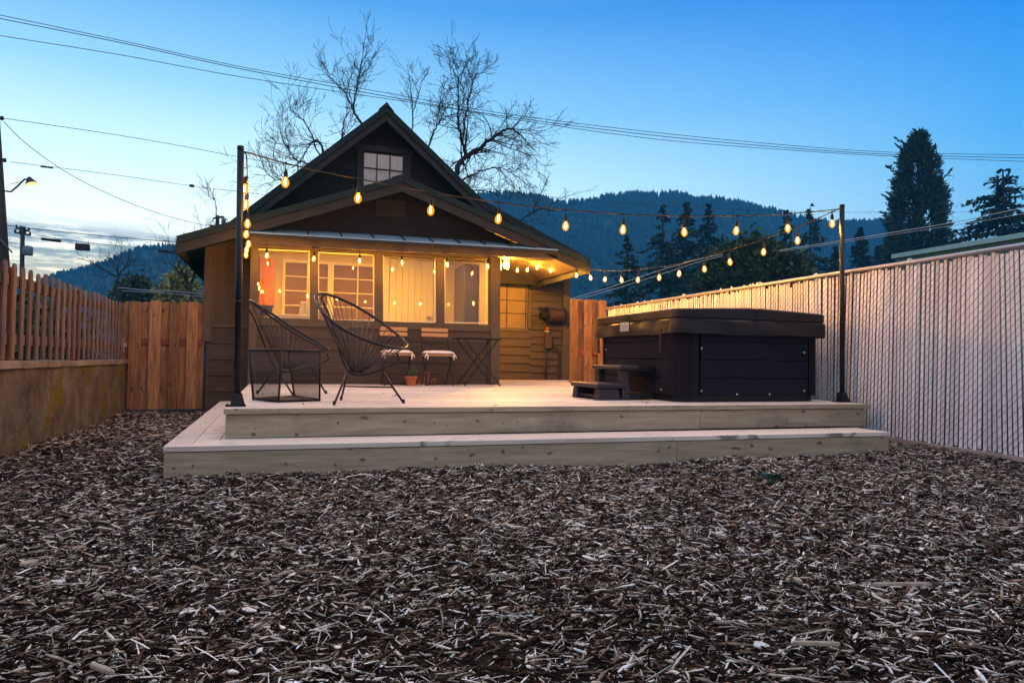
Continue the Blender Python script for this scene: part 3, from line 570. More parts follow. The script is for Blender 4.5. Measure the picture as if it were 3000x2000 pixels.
# hose reel, box, valve and pipes on the entry wall
def entry_fittings():
    B = lambda u, v, y=YB: ony(u, v, y)
    c = B(1622, 924, YB - .17); t = thing('hose_reel', 'wall mounted hose reel wound with brown garden hose on the entry wall', 'hose reel', tuple(c))
    m = MB(); m.box(c.x - .28, c.x + .10, YB - .035, YB - .021, c.z + .10, c.z + .17); m.bar((c.x - .2, YB - .03, c.z + .12), (c.x - .2, c.y, c.z), .02, .05); m.bar((c.x + .2, YB - .03, c.z + .12), (c.x + .2, c.y, c.z), .02, .05); m.box(c.x - .28, c.x - .16, c.y - .06, c.y + .08, c.z - .05, c.z + .06); m.build('bracket', 'black', t)
    m = MB()
    for x in (-.15, .22):
        m.tube([Vector((c.x + x, c.y + .15 * cos(k * pi / 12), c.z + .15 * sin(k * pi / 12))) for k in range(24)], .012, 6, True)
        for k in range(3): a_ = k * pi / 3; m.bar((c.x + x, c.y + .15 * cos(a_), c.z + .15 * sin(a_)), (c.x + x, c.y - .15 * cos(a_), c.z - .15 * sin(a_)), .014, .01)
    m.tube([(c.x - .15, c.y, c.z), (c.x + .22, c.y, c.z)], .04, 10); m.build('drum', 'black', t)
    m = MB(); pts = []
    for lay in range(2):
        for k in range(14 * 16): a_ = k * 2 * pi / 16; x = (k / (14 * 16)) if lay == 0 else 1 - k / (14 * 16); r = .10 + lay * .024; pts.append((c.x - .12 + .31 * x, c.y + r * cos(a_), c.z + r * sin(a_)))
    m.tube(pts, .0115, 6); m.tube(catmull([(c.x + .2, c.y - .1, c.z - .06), (c.x + .32, c.y - .12, c.z - .12), (c.x + .42, c.y - .05, c.z + .02), (c.x + .46, c.y, c.z + .16)], 6), .0115, 6); m.build('hose', 'hose', t)
    c = B(1604, 966, YB - .05); t = thing('garden_tap', 'small outdoor tap with a red valve handle below the hose reel', 'tap', tuple(c))
    m = MB(); m.tube([(c.x, YB - .02, c.z - .03), (c.x, c.y, c.z - .03), (c.x, c.y - .03, c.z - .07)], .014, 8); m.tube([(c.x - .06, c.y, c.z - .03), (c.x + .06, c.y, c.z - .03)], .017, 8); m.build('body', 'galv', t)
    m = MB(); m.lathe((c.x, c.y, c.z - .014), [(.012, 0), (.03, .01), (.034, .03), (.02, .055), (.012, .06)], 10); m.build('handle', 'red', t)
    a, b = B(1593, 976, YB - .02), B(1612, 1020, YB - .02)
    t = thing('electrical_box', 'brown painted electrical box with conduit below the garden tap', 'electrical box', ((a.x + b.x) / 2, YB - .02, b.z))
    m = MB(); m.box(a.x, b.x, YB - .11, YB - .022, b.z, a.z - .02); m.build('box', 'wall', t, bevel=.006)
    m = MB(); m.tube([((a.x + b.x) / 2 - .035, YB - .06, b.z + .01), ((a.x + b.x) / 2 - .035, YB - .06, ZD)], .024, 8); m.build('conduit', 'seam', t)
    p = [B(1613, 1014, YB - .05), B(1626, 1016, YB - .05), B(1636, 1030, YB - .05), B(1637, 1060, YB - .05)]; p.append(Vector((p[-1].x, p[-1].y, ZD)))
    m = MB(); m.tube(catmull(p, 5), .022, 8); o = m.build('conduit_pipe', 'seam'); tag(o, 'dark curved conduit pipe running down the entry wall beside the electrical box', 'pipe')
entry_fittings()

# ---------------------------------------------------------------- fences
def left_fence():
    ztop = onx(9, 757, XL).z; zr = onx(0, 1062, XL).z
    t = thing('retaining_wall', 'low mossy concrete retaining wall along the left edge of the yard', 'wall', (XL, 7, 0))
    m = MB(); n = 40; y0, y1 = 1.0, YG
    rows = [(-.1, 0), (zr * .3, .004), (zr * .62, -.004), (zr - .03, 0), (zr, .012)]
    vs = [(XL + .012 * sin(j * 1.3 + i * .7) * (0 < i < 4) + rx + rng.uniform(-.006, .006), y0 + (y1 - y0) * j / n, z + (rng.uniform(-.008, .008) if i == 4 else 0)) for i, (z, rx) in enumerate(rows) for j in range(n + 1)]
    vs += [(XL - .25, y0 + (y1 - y0) * j / n, zr) for j in range(n + 1)]
    m.raw(vs, [(i * (n + 1) + j, i * (n + 1) + j + 1, (i + 1) * (n + 1) + j + 1, (i + 1) * (n + 1) + j) for i in range(5) for j in range(n)], False); m.build('wall_face', 'concrete', t, recalc=False)
    m = MB()
    for k in range(14): ya = y0 + k * (y1 - y0) / 14; yb = ya + (y1 - y0) / 14 - .012; m.prism([(XL + .026, ya, zr - .055), (XL + .026, yb, zr - .05), (XL + .020, yb, zr + .008 + rng.uniform(-.004, .006)), (XL + .020, ya, zr + .006 + rng.uniform(-.004, .006))], (-.27, 0, 0))
    m.build('cap', 'capstone', t, bevel=.006)
    f = thing('picket_fence', 'weathered pinkish wooden picket fence standing on the concrete wall', 'fence', (XL - .06, 7, zr))
    m = MB(); xf = XL - .03; y = 1.2; k = 0
    yp = [onx(u, 900, xf).y for u in (9, 58, 82, 107, 132, 155, 177, 195, 215)]
    step = .20
    y = yp[0] - step * 34
    while y < YG - .05:
        for side in (0,):
            x = xf; yy = y + side * step / 2 + rng.uniform(-.006, .006); h = ztop + rng.uniform(-.015, .015); lean = rng.uniform(-.008, .008); wd = .080
            pr = [(x, yy, zr + .02 + side * .03), (x, yy + wd, zr + .02 + side * .03), (x, yy + wd + lean, h - .03), (x, yy + wd - .022 + lean, h), (x, yy + .022 + lean, h), (x, yy + lean, h - .03)]
            m.prism(pr, (-.015, 0, 0))
        y += step
    m.build('picket_panel', 'picket', f)
    zu, zl = onx(20, 813, xf).z, onx(20, 992, xf).z
    for z in (zu, zl):
        r = MB(); r.box(xf - .056, xf - .022, 1.0, YG, z - .045, z + .045); r.build('rail', 'picket', f, bevel=.003)
    for u in (36, 236):
        y = onx(u, 900, xf).y
        r = MB(); r.box(xf - .10, xf - .004, y - .02, y + .07, zr, ztop - .03); r.build('post', 'postred', f, bevel=.004)
left_fence()
def board_fence(name, label, y, edges, vt, vb, front, rail_v, cat='fence', zbot=None, extra=None):
    e = [ony(u, 950, y).x for u in edges]; zt_ = ony((edges[0] + edges[-1]) / 2, vt, y).z; zb_ = zbot
    t = thing(name, label, cat, ((e[0] + e[-1]) / 2, y, zb_))
    for i, (a, b) in enumerate(zip(e, e[1:])):
        m = MB(); yy = y - .055 if front[i] else y; h = zt_ + rng.uniform(-.015, .012); a_, b_ = (a - .008, b + .008) if front[i] else (a + .004, b - .004)
        rr = .022; pr = [(a_, yy, zb_ + .02)] + [(b_, yy, zb_ + .02), (b_, yy, h - rr), (b_ - rr * .6, yy, h - rr * .25), (b_ - rr * 1.6, yy, h), (a_ + rr * 1.6, yy, h), (a_ + rr * .6, yy, h - rr * .25), (a_, yy, h - rr)]
        m.prism(pr, (0, .018, 0)); m.build('board', 'cedar', t)
    for (v0, v1) in rail_v:
        m = MB(); z0, z1 = ony(1000 if edges[0] > 1000 else 480, v1, y).z, ony(1000 if edges[0] > 1000 else 480, v0, y).z; m.box(e[0] + .01, e[-1] - .01, y - .036, y - .001, z0, z1); m.build('rail', 'cedar_rail', t)
    return t
ed = [.29787 * x for x in (1215, 1285, 1390, 1480, 1585, 1680, 1765, 1850, 1945, 2010)]
gt = board_fence('wooden_gate', 'cedar board gate with staggered rounded boards between the concrete wall and the house', YG, ed, 884, 1210, (0, 1, 0, 1, 0, 1, 0, 1, 0), [(993, 1009)], 'gate', 0.02)
m = MB(); p = ony(366, 1010, YG - .09); m.box(p.x - .03, p.x + .02, p.y - .01, p.y + .07, p.z - .03, p.z + .03); m.box(p.x - .03, p.x - .005, p.y - .03, p.y - .01, p.z - .1, p.z + .1); m.build('hinge', 'galv', gt)
ed = [1650 + .36139 * x for x in (50, 107, 165, 222, 280, 335)]
board_fence('board_fence', 'short bright cedar board fence between the entry and the slatted fence', 11.42, ed, 876, 1113, (1, 0, 1, 0, 1), [(1010, 1026)], 'fence', .1)

def slat_fence():
    A, B = onx(3000, 720, XR), onx(2219, 838, XR); slope = (B.z - A.z) / (B.y - A.y); ztop = lambda y: A.z + slope * (y - A.y)
    y_bot = [(onx(3000, 1342, XR)), (onx(2614, 1284, XR))]; sb = (y_bot[1].z - y_bot[0].z) / (y_bot[1].y - y_bot[0].y); zbot = lambda y: max(-.05, min(.2, y_bot[0].z + sb * (y - y_bot[0].y)))
    t = thing('slatted_fence', 'tall chain link fence filled with pale pinkish white slats along the right side', 'fence', (XR, 7, 0))
    y0, y1 = 1.5, 11.36; m = MB(); y = y0; k = 0; yr = onx(2222, 838, XR).y; lean = 0
    while y < y1:
        bent = rng.random() < .02
        l = (rng.uniform(-.03, .03) if bent else 0) + .035 * sin(y * 2.1) + .02 * sin(y * 5.3) + rng.uniform(-.004, .004) - .02; wd = rng.uniform(.0265, .030)
        h = ztop(y) - .015 + rng.uniform(-.03, .004)
        if y > yr: h += rng.uniform(-.02, .075)
        elif rng.random() < .08: h -= rng.uniform(.03, .10)
        zb = zbot(y); xx = XR + rng.uniform(-.004, .004)
        m.prism([(xx, y, zb + rng.uniform(0, .03)), (xx, y + wd, zb + rng.uniform(0, .03)), (xx + .003, y + wd + l, h), (xx + .003, y + l, h)], (.005, 0, 0))
        y += .044; k += 1
    m.build('slat_panel', 'slat', t)
    m = MB(); y = y0 - 2.2
    while y < y1:
        for dirn in (1,):
            zs, ze = zbot(y) + .01, ztop(y) - .01; hy = (ze - zs) * .95
            ya, yb = y + hy, y
            x = XR - .008
            za, zb_ = zs, ze
            if ya < y0 and yb < y0: continue
            m.bar((x, ya, za), (x, yb, zb_), .0027, .0027)
        y += .0455 * rng.uniform(1.1, 1.9)
    m.build('chain_mesh', 'wire', t)
    m = MB(); m.tube([(XR - .01, y0, ztop(y0) + .005), (XR - .01, y1, ztop(y1) + .005)], .021, 8); m.build('top_rail', 'galv', t)
    for u in (2658, 2384, 2222, 2000):
        p = onx(u, 800, XR); q = MB(); q.tube([(XR + .035, p.y, zbot(p.y) - .1), (XR + .035, p.y, ztop(p.y) + .03)], .026, 8); q.lathe((XR + .035, p.y, ztop(p.y) + .03), [(.027, 0), (.025, .012), (.010, .022)], 8); q.build('post', 'galv', t)
    m = MB(); m.bar((XR - .004, y0, zbot(y0) - .01), (XR - .004, 5.3, zbot(5.3) - .01), .03, .04); m.build('bottom_rail', 'galv', t)
slat_fence()

# ---------------------------------------------------------------- light poles and strings
def light_pole(u, v, ut, vt, label):
    b = onz(u, v, ZD); b.y += .03; tp = ony(ut, vt, b.y); t = thing('light_pole', label, 'pole', tuple(b))
    m = MB(); m.tube([b + Vector((0, 0, .01)), tp], .0255, 14); m.build('shaft', 'black', t)
    m = MB(); m.lathe(tp, [(.0262, -.02), (.0262, .006), (.012, .012)], 14); m.build('cap', 'black', t)
    m = MB(); m.box(b.x - .085, b.x + .06, b.y - .06, b.y + .06, b.z + .001, b.z + .010); m.prism([(b.x - .054, b.y - .045, b.z + .0102), (b.x + .054, b.y - .045, b.z + .0102), (b.x + .029, b.y - .03, b.z + .10), (b.x - .029, b.y - .03, b.z + .10)], (0, .075, 0))
    for dx in (-.072, -.066, .05): m.lathe((b.x + dx, b.y - .05, b.z + .01), [(.009, 0), (.009, .01)], 6)
    m.build('base_bracket', 'black', t)
    m = MB(); q = b.lerp(tp, .40); m.tube([q + Vector((0, 0, -.012)), q + Vector((0, 0, .012))], .0275, 14); m.build('collar', 'black', t)
    m = MB(); s_ = 1 if u < 1500 else -1; q = tp + Vector((0, 0, -.04)); m.tube([q, q + Vector((s_ * .05, 0, .008)), q + Vector((s_ * .06, 0, -.012))], .005, 6); m.build('hook', 'galv', t)
    return b, tp
pL, tL = light_pole(695, 1190, 705, 431, 'black steel light pole at the left front corner of the deck')
pR, tR = light_pole(2474, 1178, 2467, 602, 'black steel light pole at the right front corner of the deck')

BULBSRC = []
def make_bulb(t, p):
    """p = centre of the glass"""
    o0 = Vector(t['_o'])
    if not BULBSRC:
        m = MB(); m.lathe((0, 0, 0), [(.004, -.048), (.016, -.043), (.027, -.027), (.031, -.006), (.026, .014), (.015, .032), (.012, .041)], 12); b = m.build('bulb', 'bulbglass'); b.parent = t
        m = MB(); m.lathe((0, 0, 0), [(.0145, .034), (.016, .04), (.0165, .075), (.012, .092), (.005, .10), (.0035, .108)], 10); s_ = m.build('socket', 'cable'); s_.parent = b
        m = MB(); m.lathe((0, 0, 0), [(.0015, -.026), (.0040, -.018), (.0050, -.002), (.0042, .014), (.0015, .022)], 7); f = m.build('filament', 'filament'); f.parent = b
        BULBSRC.append(b)
    else: b = copy_tree(BULBSRC[0], t)
    b.location = p - o0; b.rotation_euler = (rng.uniform(-.12, .12), rng.uniform(-.12, .12), 0)
    return b
def light_string(label, cable, bulbs, rad=.0055):
    t = thing('string_light', label, 'string lights', tuple(cable[0]), 'warm bulb strings around the deck')
    C_ = catmull(cable, 6); m = MB(); m.tube(C_, rad, 6)
    for p in bulbs:
        q = min(C_, key=lambda c: (c.x - p.x) ** 2 + (c.y - p.y) ** 2); i = C_.index(q)
        best = q
        for j in (i - 1, i + 1):
            if 0 <= j < len(C_):
                for k in range(1, 8):
                    c = q.lerp(C_[j], k / 8)
                    if (c.x - p.x) ** 2 + (c.y - p.y) ** 2 < (best.x - p.x) ** 2 + (best.y - p.y) ** 2: best = c
        top = p + Vector((0, 0, .10))
        if best.z > top.z - .005: m.tube([best, (best + top) / 2 + Vector((rng.uniform(-.004, .004), 0, 0)), top], .0035, 5)
        m.lathe(best + Vector((0, 0, -.012)), [(.006, 0), (.0085, .006), (.0085, .018), (.006, .024)], 6)
        make_bulb(t, p)
    m.build('cable', 'cable', t, recalc=False)
    return t
Z4 = lambda x, y: (1600 + .38265 * x, 550 + .38265 * y)
A = tL + Vector((.03, 0, -.04)); B = tR + Vector((-.03, 0, -.04))
S = lambda L: [onseg(u, v, A, B) for u, v in L]
light_string('long string of warm bulbs spanning the front of the deck from pole to pole',
    S([(712, 444), (831, 477), (938, 502), (1052, 524.5), (1254.7, 562), (1461.7, 593), (1654, 614), (1829, 627.7), (2001.8, 633), (2160, 632), (2308, 626.5), (2459, 613)]),
    S([(836, 533), (1048.7, 579), (1262, 615), (1460, 640), (1657, 661), (1825, 672), (2004.5, 679), (2156.8, 675), (2308, 668)]))
EV = ony(1722, 786, YR); B2 = Vector((EV.x, EV.y, EV.z))
S2 = lambda L: [onseg(u, v, B, B2) for u, v in L]
light_string('sagging string of warm bulbs running back from the right pole to the house eave',
    S2([(2456, 614), Z4(2210, 177), Z4(2020, 262), Z4(1855, 325), Z4(1655, 397), Z4(1425, 470), Z4(1210, 530), Z4(1020, 580), Z4(860, 608), Z4(700, 627), Z4(570, 635), Z4(445, 633), Z4(330, 625)]),
    S2([Z4(*p) for p in ((2190, 272), (1925, 402), (1665, 489), (1407, 566), (1212, 620), (1018, 655), (866, 686), (703, 703), (578, 706), (450, 700), (340, 688))]))
ye = YR - .035
cb = [ony(u, v, ye) for u, v in ((733, 715), (900, 725), (1099, 738), (1300, 746), (1464, 754))] + [ony(u, v, y_) for u, v, y_ in ((1490, 764, 10.6), (1515, 768, 11.2), (1545, 768, 11.3), (1575, 764, 11.2), (1612, 770, 11.1), (1650, 778, 10.6), (1690, 784, ye), (1722, 786, ye))]
light_string('string of warm bulbs hung under the eave beam above the porch windows', cb,
    [ony(u, v, ye) for u, v in ((782, 748), (919.6, 757), (1053.6, 763.5), (1178, 769), (1310, 775), (1429, 780), (1688.5, 806))] + [ony(u, v, y_) for u, v, y_ in ((1515.7, 791, 11.2), (1545, 790, 11.3), (1574, 784, 11.2), (1613, 793, 11.1))])
lc = [tL + Vector((.03, 0, -.045)), ony(722, 457, 5.72), ony(724, 500, 5.85), ony(725, 545, 6.1), ony(724, 585, 6.4), ony(726, 628, 7.0), ony(724, 655, 7.6), ony(727, 680, 8.3), ony(724, 700, 9.0), ony(725, 716, 9.7), ony(733, 714, YR - .04)]
light_string('string of warm bulbs running back from the left pole to the porch corner', lc,
    [ony(u, v, y) for u, v, y in ((717, 552.5, 5.95), (720, 598.5, 6.25), (725, 654.6, 6.9), (721, 685, 7.5), (728, 714, 8.2), (722.5, 731, 9.0), (720.6, 746, 9.5))])

# ---------------------------------------------------------------- lounge chairs, wire table
def lounge_chair(loc, rot):
    loc_ = lambda u, v: Matrix.Rotation(-rot, 3, 'Z') @ (onz(u, v, ZD) - Vector(loc))
    fA, fB, fC = loc_(979, 1186), loc_(999.5, 1172), loc_(1182, 1181)
    t = thing('lounge_chair', 'black corded egg shaped lounge chair with open hoop facing us, beside the wire table', 'chair', local=True)
    T, Fr = Vector((-.40, 0, .96)), Vector((.37, 0, .435)); c = (T + Fr) / 2; ax = (Fr - T) / 2; up = Vector((ax.z, 0, -ax.x)).normalized()
    hp = []
    for k in range(48):
        a = 2 * pi * k / 48; ca = cos(a); w_ = .40 * sin(a) * (1 + .10 * ca) * (1 - .0 * ca)
        hp.append(c + ax * ca + Vector((0, w_, 0)) + up * (-.05 * (ca > 0) * ca ** 2))
    m = MB(); m.tube(hp, .0125, 8, True); m.build('hoop', 'black', t)
    hub = Vector((-.03, 0, .275)); ring = [hub + Vector((.055 * cos(a), .06 * sin(a), -.01 * cos(a))) for a in [2 * pi * k / 24 for k in range(24)]]
    m = MB(); n = 42
    for k in range(n):
        a = 2 * pi * k / n; i = a / (2 * pi) * 48; p = hp[int(i) % 48].lerp(hp[(int(i) + 1) % 48], i % 1)
        # the cords of the front run nearly level, those of the back fall steeply
        q = hub + Vector((.055 * cos(a), .06 * sin(a), -.01 * cos(a)))
        mid = p.lerp(q, .55) + Vector((0, 0, -.012)); m.tube([p, mid, q], .0034, 4)
    m.build('cord_seat', 'cord', t, recalc=False)
    m = MB(); m.tube(ring, .012, 6, True); m.build('hub_ring', 'black', t)
    m = MB(); m.tube(catmull([T, T + Vector((-.035, 0, -.05)), Vector((-.36, 0, .80)), Vector((-.27, 0, .58)), Vector((-.20, 0, .40)), Vector((-.12, 0, .27)), Vector((.0, 0, .235)), Vector((.16, 0, .27)), Vector((.34, 0, .34)), Vector((.395, 0, .38)), Fr], 6), .010, 8); m.build('spine', 'black', t)
    J1, J2 = Vector((-.13, 0, .275)), Vector((.22, 0, .285))
    for top, ft in ((J1 + (fA - J1) * .04, fA), (J1 + (fB - J1) * .04, fB), (J2, fC)):
        m = MB(); ft = Vector((ft.x, ft.y, .004)); m.tube([top, ft], .0095, 8); m.lathe((ft.x, ft.y, 0), [(.012, 0), (.013, .03), (.010, .035)], 8); m.build('leg', 'black', t)
    m = MB(); m.tube([J1.lerp(fB, .52), J2.lerp(fC, .52)], .007, 6); m.build('stretcher', 'black', t)
    return t
CL = (.70, 6.10, ZD); ch = lounge_chair(CL, radians(-42)); ch.location = CL; ch.rotation_euler = (0, 0, radians(-42))
c2 = copy_tree(ch); c2.location = (.13, 7.45, ZD); c2.rotation_euler = (0, 0, radians(0)); c2['label'] = 'black corded egg shaped lounge chair farther back, seen edge on behind the wire table'
for o in (ch, c2): o['group'] = 'corded lounge chairs on the deck'
def wire_table():
    z0 = ZD + .014; bt = [onz(u, v, z0) for u, v in ((742, 1167.5), (816, 1174.5), (936, 1170), (862, 1160))]
    tp = [ony(u, v, b.y) for (u, v), b in zip(((729.5, 1026), (826, 1027), (938, 1027), (845, 1027)), bt)]; zt_ = sum(p.z for p in tp) / 4
    for p in tp: p.z = zt_
    c = sum(bt, Vector()) / 4; t = thing('side_table', 'black wire side table with two corded sides at the left front of the deck', 'table', (c.x, c.y, ZD))
    m = MB()
    for k in range(4): m.tube([tp[k], tp[(k + 1) % 4]], .0095, 8); m.tube([bt[k], bt[(k + 1) % 4]], .0095, 8)
    m.build('frame', 'black', t)
    for k in range(4): m = MB(); m.tube([bt[k], tp[k]], .0095, 8); m.lathe(bt[k] + Vector((0, 0, -.013)), [(.009, 0), (.011, .012)], 8); m.build('leg', 'black', t)
    for a, b in ((0, 1), (2, 3)):
        m = MB()
        for k in range(1, 34): s_ = k / 34; m.tube([bt[a].lerp(bt[b], s_), tp[a].lerp(tp[b], s_)], .0028, 4)
        m.build('cord_side', 'cord', t, recalc=False)
    m = MB(); m.prism([p + Vector((0, 0, -.005)) for p in bt], (0, 0, .008)); m.build('shelf', 'step', t)
wire_table()

# ---------------------------------------------------------------- bistro set
def bistro_chair():
    t = thing('bistro_chair', 'folding bistro chair with honey wood back slats next to the folding table', 'chair', local=True)
    w_ = .20
    for s_ in (-1, 1):
        m = MB(); x = s_ * w_; m.tube([(x, .235, .86), (x, .20, .62), (x * 1.0, -.215, .006)], .0085, 6); m.build('leg', 'black', t)
        m = MB(); x = s_ * (w_ - .022); m.tube([(x, -.17, .43), (x, .20, .006)], .0085, 6); m.build('leg', 'black', t)
    m = MB(); m.tube([(-w_, -.20, .02), (w_, -.20, .02)], .006, 6); m.tube([(-w_ + .02, .19, .02), (w_ - .02, .19, .02)], .006, 6); m.tube([(-w_, .2, .62), (w_, .2, .62)], .006, 6); m.build('stretcher', 'black', t)
    for z in (.725, .80):
        m = MB(); m.box(-.205, .205, .195 + (z - .72) * .15, .212 + (z - .72) * .15, z, z + .055); m.build('back_slat', 'slatwood', t, bevel=.006)
    m = MB()
    for k in range(5): m.box(-.21, .21, -.20 + k * .075, -.14 + k * .075, .435, .452)
    m.build('seat', 'slatwood', t, bevel=.004)
    return t
def cushion(pos, label):
    t = thing('seat_cushion', label, 'cushion', local=True); bm = bmesh.new(); N = 14; vs = []
    m = MB()
    def f(i, j, s_):
        x, y = -1 + 2 * i / N, -1 + 2 * j / N; e = (1 - abs(x) ** 4) * (1 - abs(y) ** 4); e = max(e, 0) ** .45
        return (x * .215 * (1 + .03 * sin(5 * y)), y * .195, .028 + s_ * .030 * e + (.010 * sin(9 * x + 2) * sin(7 * y) * e if s_ > 0 else 0))
    for s_ in (1, -1):
        vs = [f(i, j, s_) for j in range(N + 1) for i in range(N + 1)]; m.raw(vs, [(j * (N + 1) + i, j * (N + 1) + i + 1, (j + 1) * (N + 1) + i + 1, (j + 1) * (N + 1) + i) for j in range(N) for i in range(N)], True)
    bm.free(); m.build('pad', 'cushion', t)
    for x in (-1, 1):
        k = MB(); k.tube([(x * .20, -.19, .02), (x * .215, -.205, -.01), (x * .235, -.205, -.045)], [.006, .010, .007], 6); k.tube([(x * .20, -.19, .02), (x * .19, -.21, -.02), (x * .195, -.21, -.075)], [.006, .010, .008], 6); k.build('tie', 'cushion', t)
    t.location = pos; return t
bc = bistro_chair(); yb_ = 9.92
x2 = ony(1284, 1040, yb_ - .05).x; x1 = ony(1162, 1040, yb_ - .05).x
bc.location = (x2 - .0, yb_, ZD); b2 = copy_tree(bc); b2.location = (x1, yb_ + .01, ZD); b2.rotation_euler = (0, 0, .03); b2['label'] = 'folding bistro chair with honey wood back slats half hidden behind the egg chair'
for o in (bc, b2): o['group'] = 'folding bistro chairs by the porch wall'
cushion((x2, yb_ - .01, ZD + .453), 'white tied seat cushion on the bistro chair next to the folding table'); cushion((x1, yb_, ZD + .453), 'white tied seat cushion on the bistro chair behind the egg chair')
def bistro_table():
    y = 9.85; a, b = ony(1336, 989, y), ony(1459, 990, y); zt_ = (a.z + b.z) / 2; t = thing('bistro_table', 'black folding metal bistro table against the porch wall', 'table', ((a.x + b.x) / 2, y, ZD))
    m = MB(); m.box(a.x, b.x, y - .18, y + .22, zt_ - .022, zt_); m.build('tabletop', 'black', t, bevel=.005)
    for yy, sh in ((y - .14, .02), (y + .18, -.01)):
        for s_ in (0, 1):
            m = MB(); x0, x1_ = (a.x + .07, b.x - .02) if s_ == 0 else (b.x - .06, a.x + .09); m.bar((x0 + sh, yy + s_ * .012, zt_ - .025), (x1_ + sh, yy + s_ * .012, ZD + .004), .016, .022, (0, 1, 0)); m.build('leg', 'black', t)
    m = MB(); m.tube([(b.x - .10, y - .14, ZD + .03), (b.x - .10, y + .19, ZD + .03)], .006, 6); m.tube([(a.x + .12, y - .14, ZD + .05), (a.x + .12, y + .19, ZD + .05)], .006, 6); m.tube([(b.x - .11, y + .2, ZD + .01), (b.x - .11, y + .2, zt_ - .02)], .008, 6); m.build('stretcher', 'black', t)
bistro_table()
def potted_plant():
    y = 9.75; c = ony(1204, 1125, y); c.z = ZD; r = (ony(1222, 1100, y).x - ony(1187, 1100, y).x) / 2; h = r * 1.62
    t = thing('potted_plant', 'leafy green herb in a terracotta pot between the two bistro chairs', 'plant', tuple(c))
    m = MB(); m.lathe(c, [(r * .70, .0), (r * .72, .005), (r * .92, h * .74), (r * .93, h * .75), (r * 1.03, h * .76), (r * 1.04, h), (r * .93, h), (r * .9, h * .9)], 24); m.build('pot', 'terra', t)
    m = MB()
    for k in range(150):
        a = rng.uniform(0, 2 * pi); q = c + Vector((cos(a) * abs(rng.gauss(0, .055)) + .022, sin(a) * abs(rng.gauss(0, .05)), h + rng.uniform(-.01, .19) * rng.uniform(.5, 1))); L = rng.uniform(.018, .036)
        d_ = Vector((rng.gauss(0, 1), rng.gauss(0, 1), rng.gauss(.3, .7))).normalized(); s_ = d_.orthogonal().normalized() * L * .32
        m.raw([q, q + d_ * L * .5 + s_, q + d_ * L, q + d_ * L * .5 - s_], [(0, 1, 2, 3)])
    for k in range(9): q = c + Vector((.02, 0, h - .01)); e = q + Vector((rng.gauss(0, .05), rng.gauss(0, .05), rng.uniform(.06, .16))); m.tube([q, (q + e) / 2 + Vector((0, 0, .02)), e], .0025, 4)
    m.build('foliage', 'leaf', t, recalc=False)
    y = 9.82; P2 = lambda x, z: Vector((ony(1180, 1126, y).x + x, y, ZD + .006 + z)); s_ = .0052; k = (ony(1278, 1100, y).x - ony(1226, 1100, y).x)
    m = MB(); S3 = lambda L: m.tube(catmull([P2(ony(1226, 1100, y).x - ony(1180, 1126, y).x + a * k, b * .19) for a, b in L], 6), s_, 6)
    S3([(-.62, .02), (-.52, .3), (-.40, .75), (-.36, .95), (-.42, .98), (-.47, .7), (-.48, .05)]); S3([(-.48, .3), (-.40, .46), (-.30, .42), (-.28, .1), (-.20, .03), (-.08, .1)])
    S3([(-.08, .10), (.06, .26), (.14, .42), (.10, .50), (.03, .36), (.06, .10), (.16, .02), (.26, .14), (.37, .55), (.42, .90), (.37, 1.0), (.32, .75), (.33, .15), (.40, .02), (.47, .14), (.58, .55), (.62, .88), (.57, .98), (.53, .72), (.54, .15), (.62, .03), (.70, .10)])
    S3([(.92, .45), (.80, .44), (.74, .25), (.80, .05), (.91, .04), (.97, .2), (.92, .42), (.84, .5), (1.0, .46)])
    o = m.build('word_sign', 'rust', recalc=False); tag(o, 'rusty cursive wire word sign reading hello on the deck beside the terracotta pot', 'sign')
potted_plant()

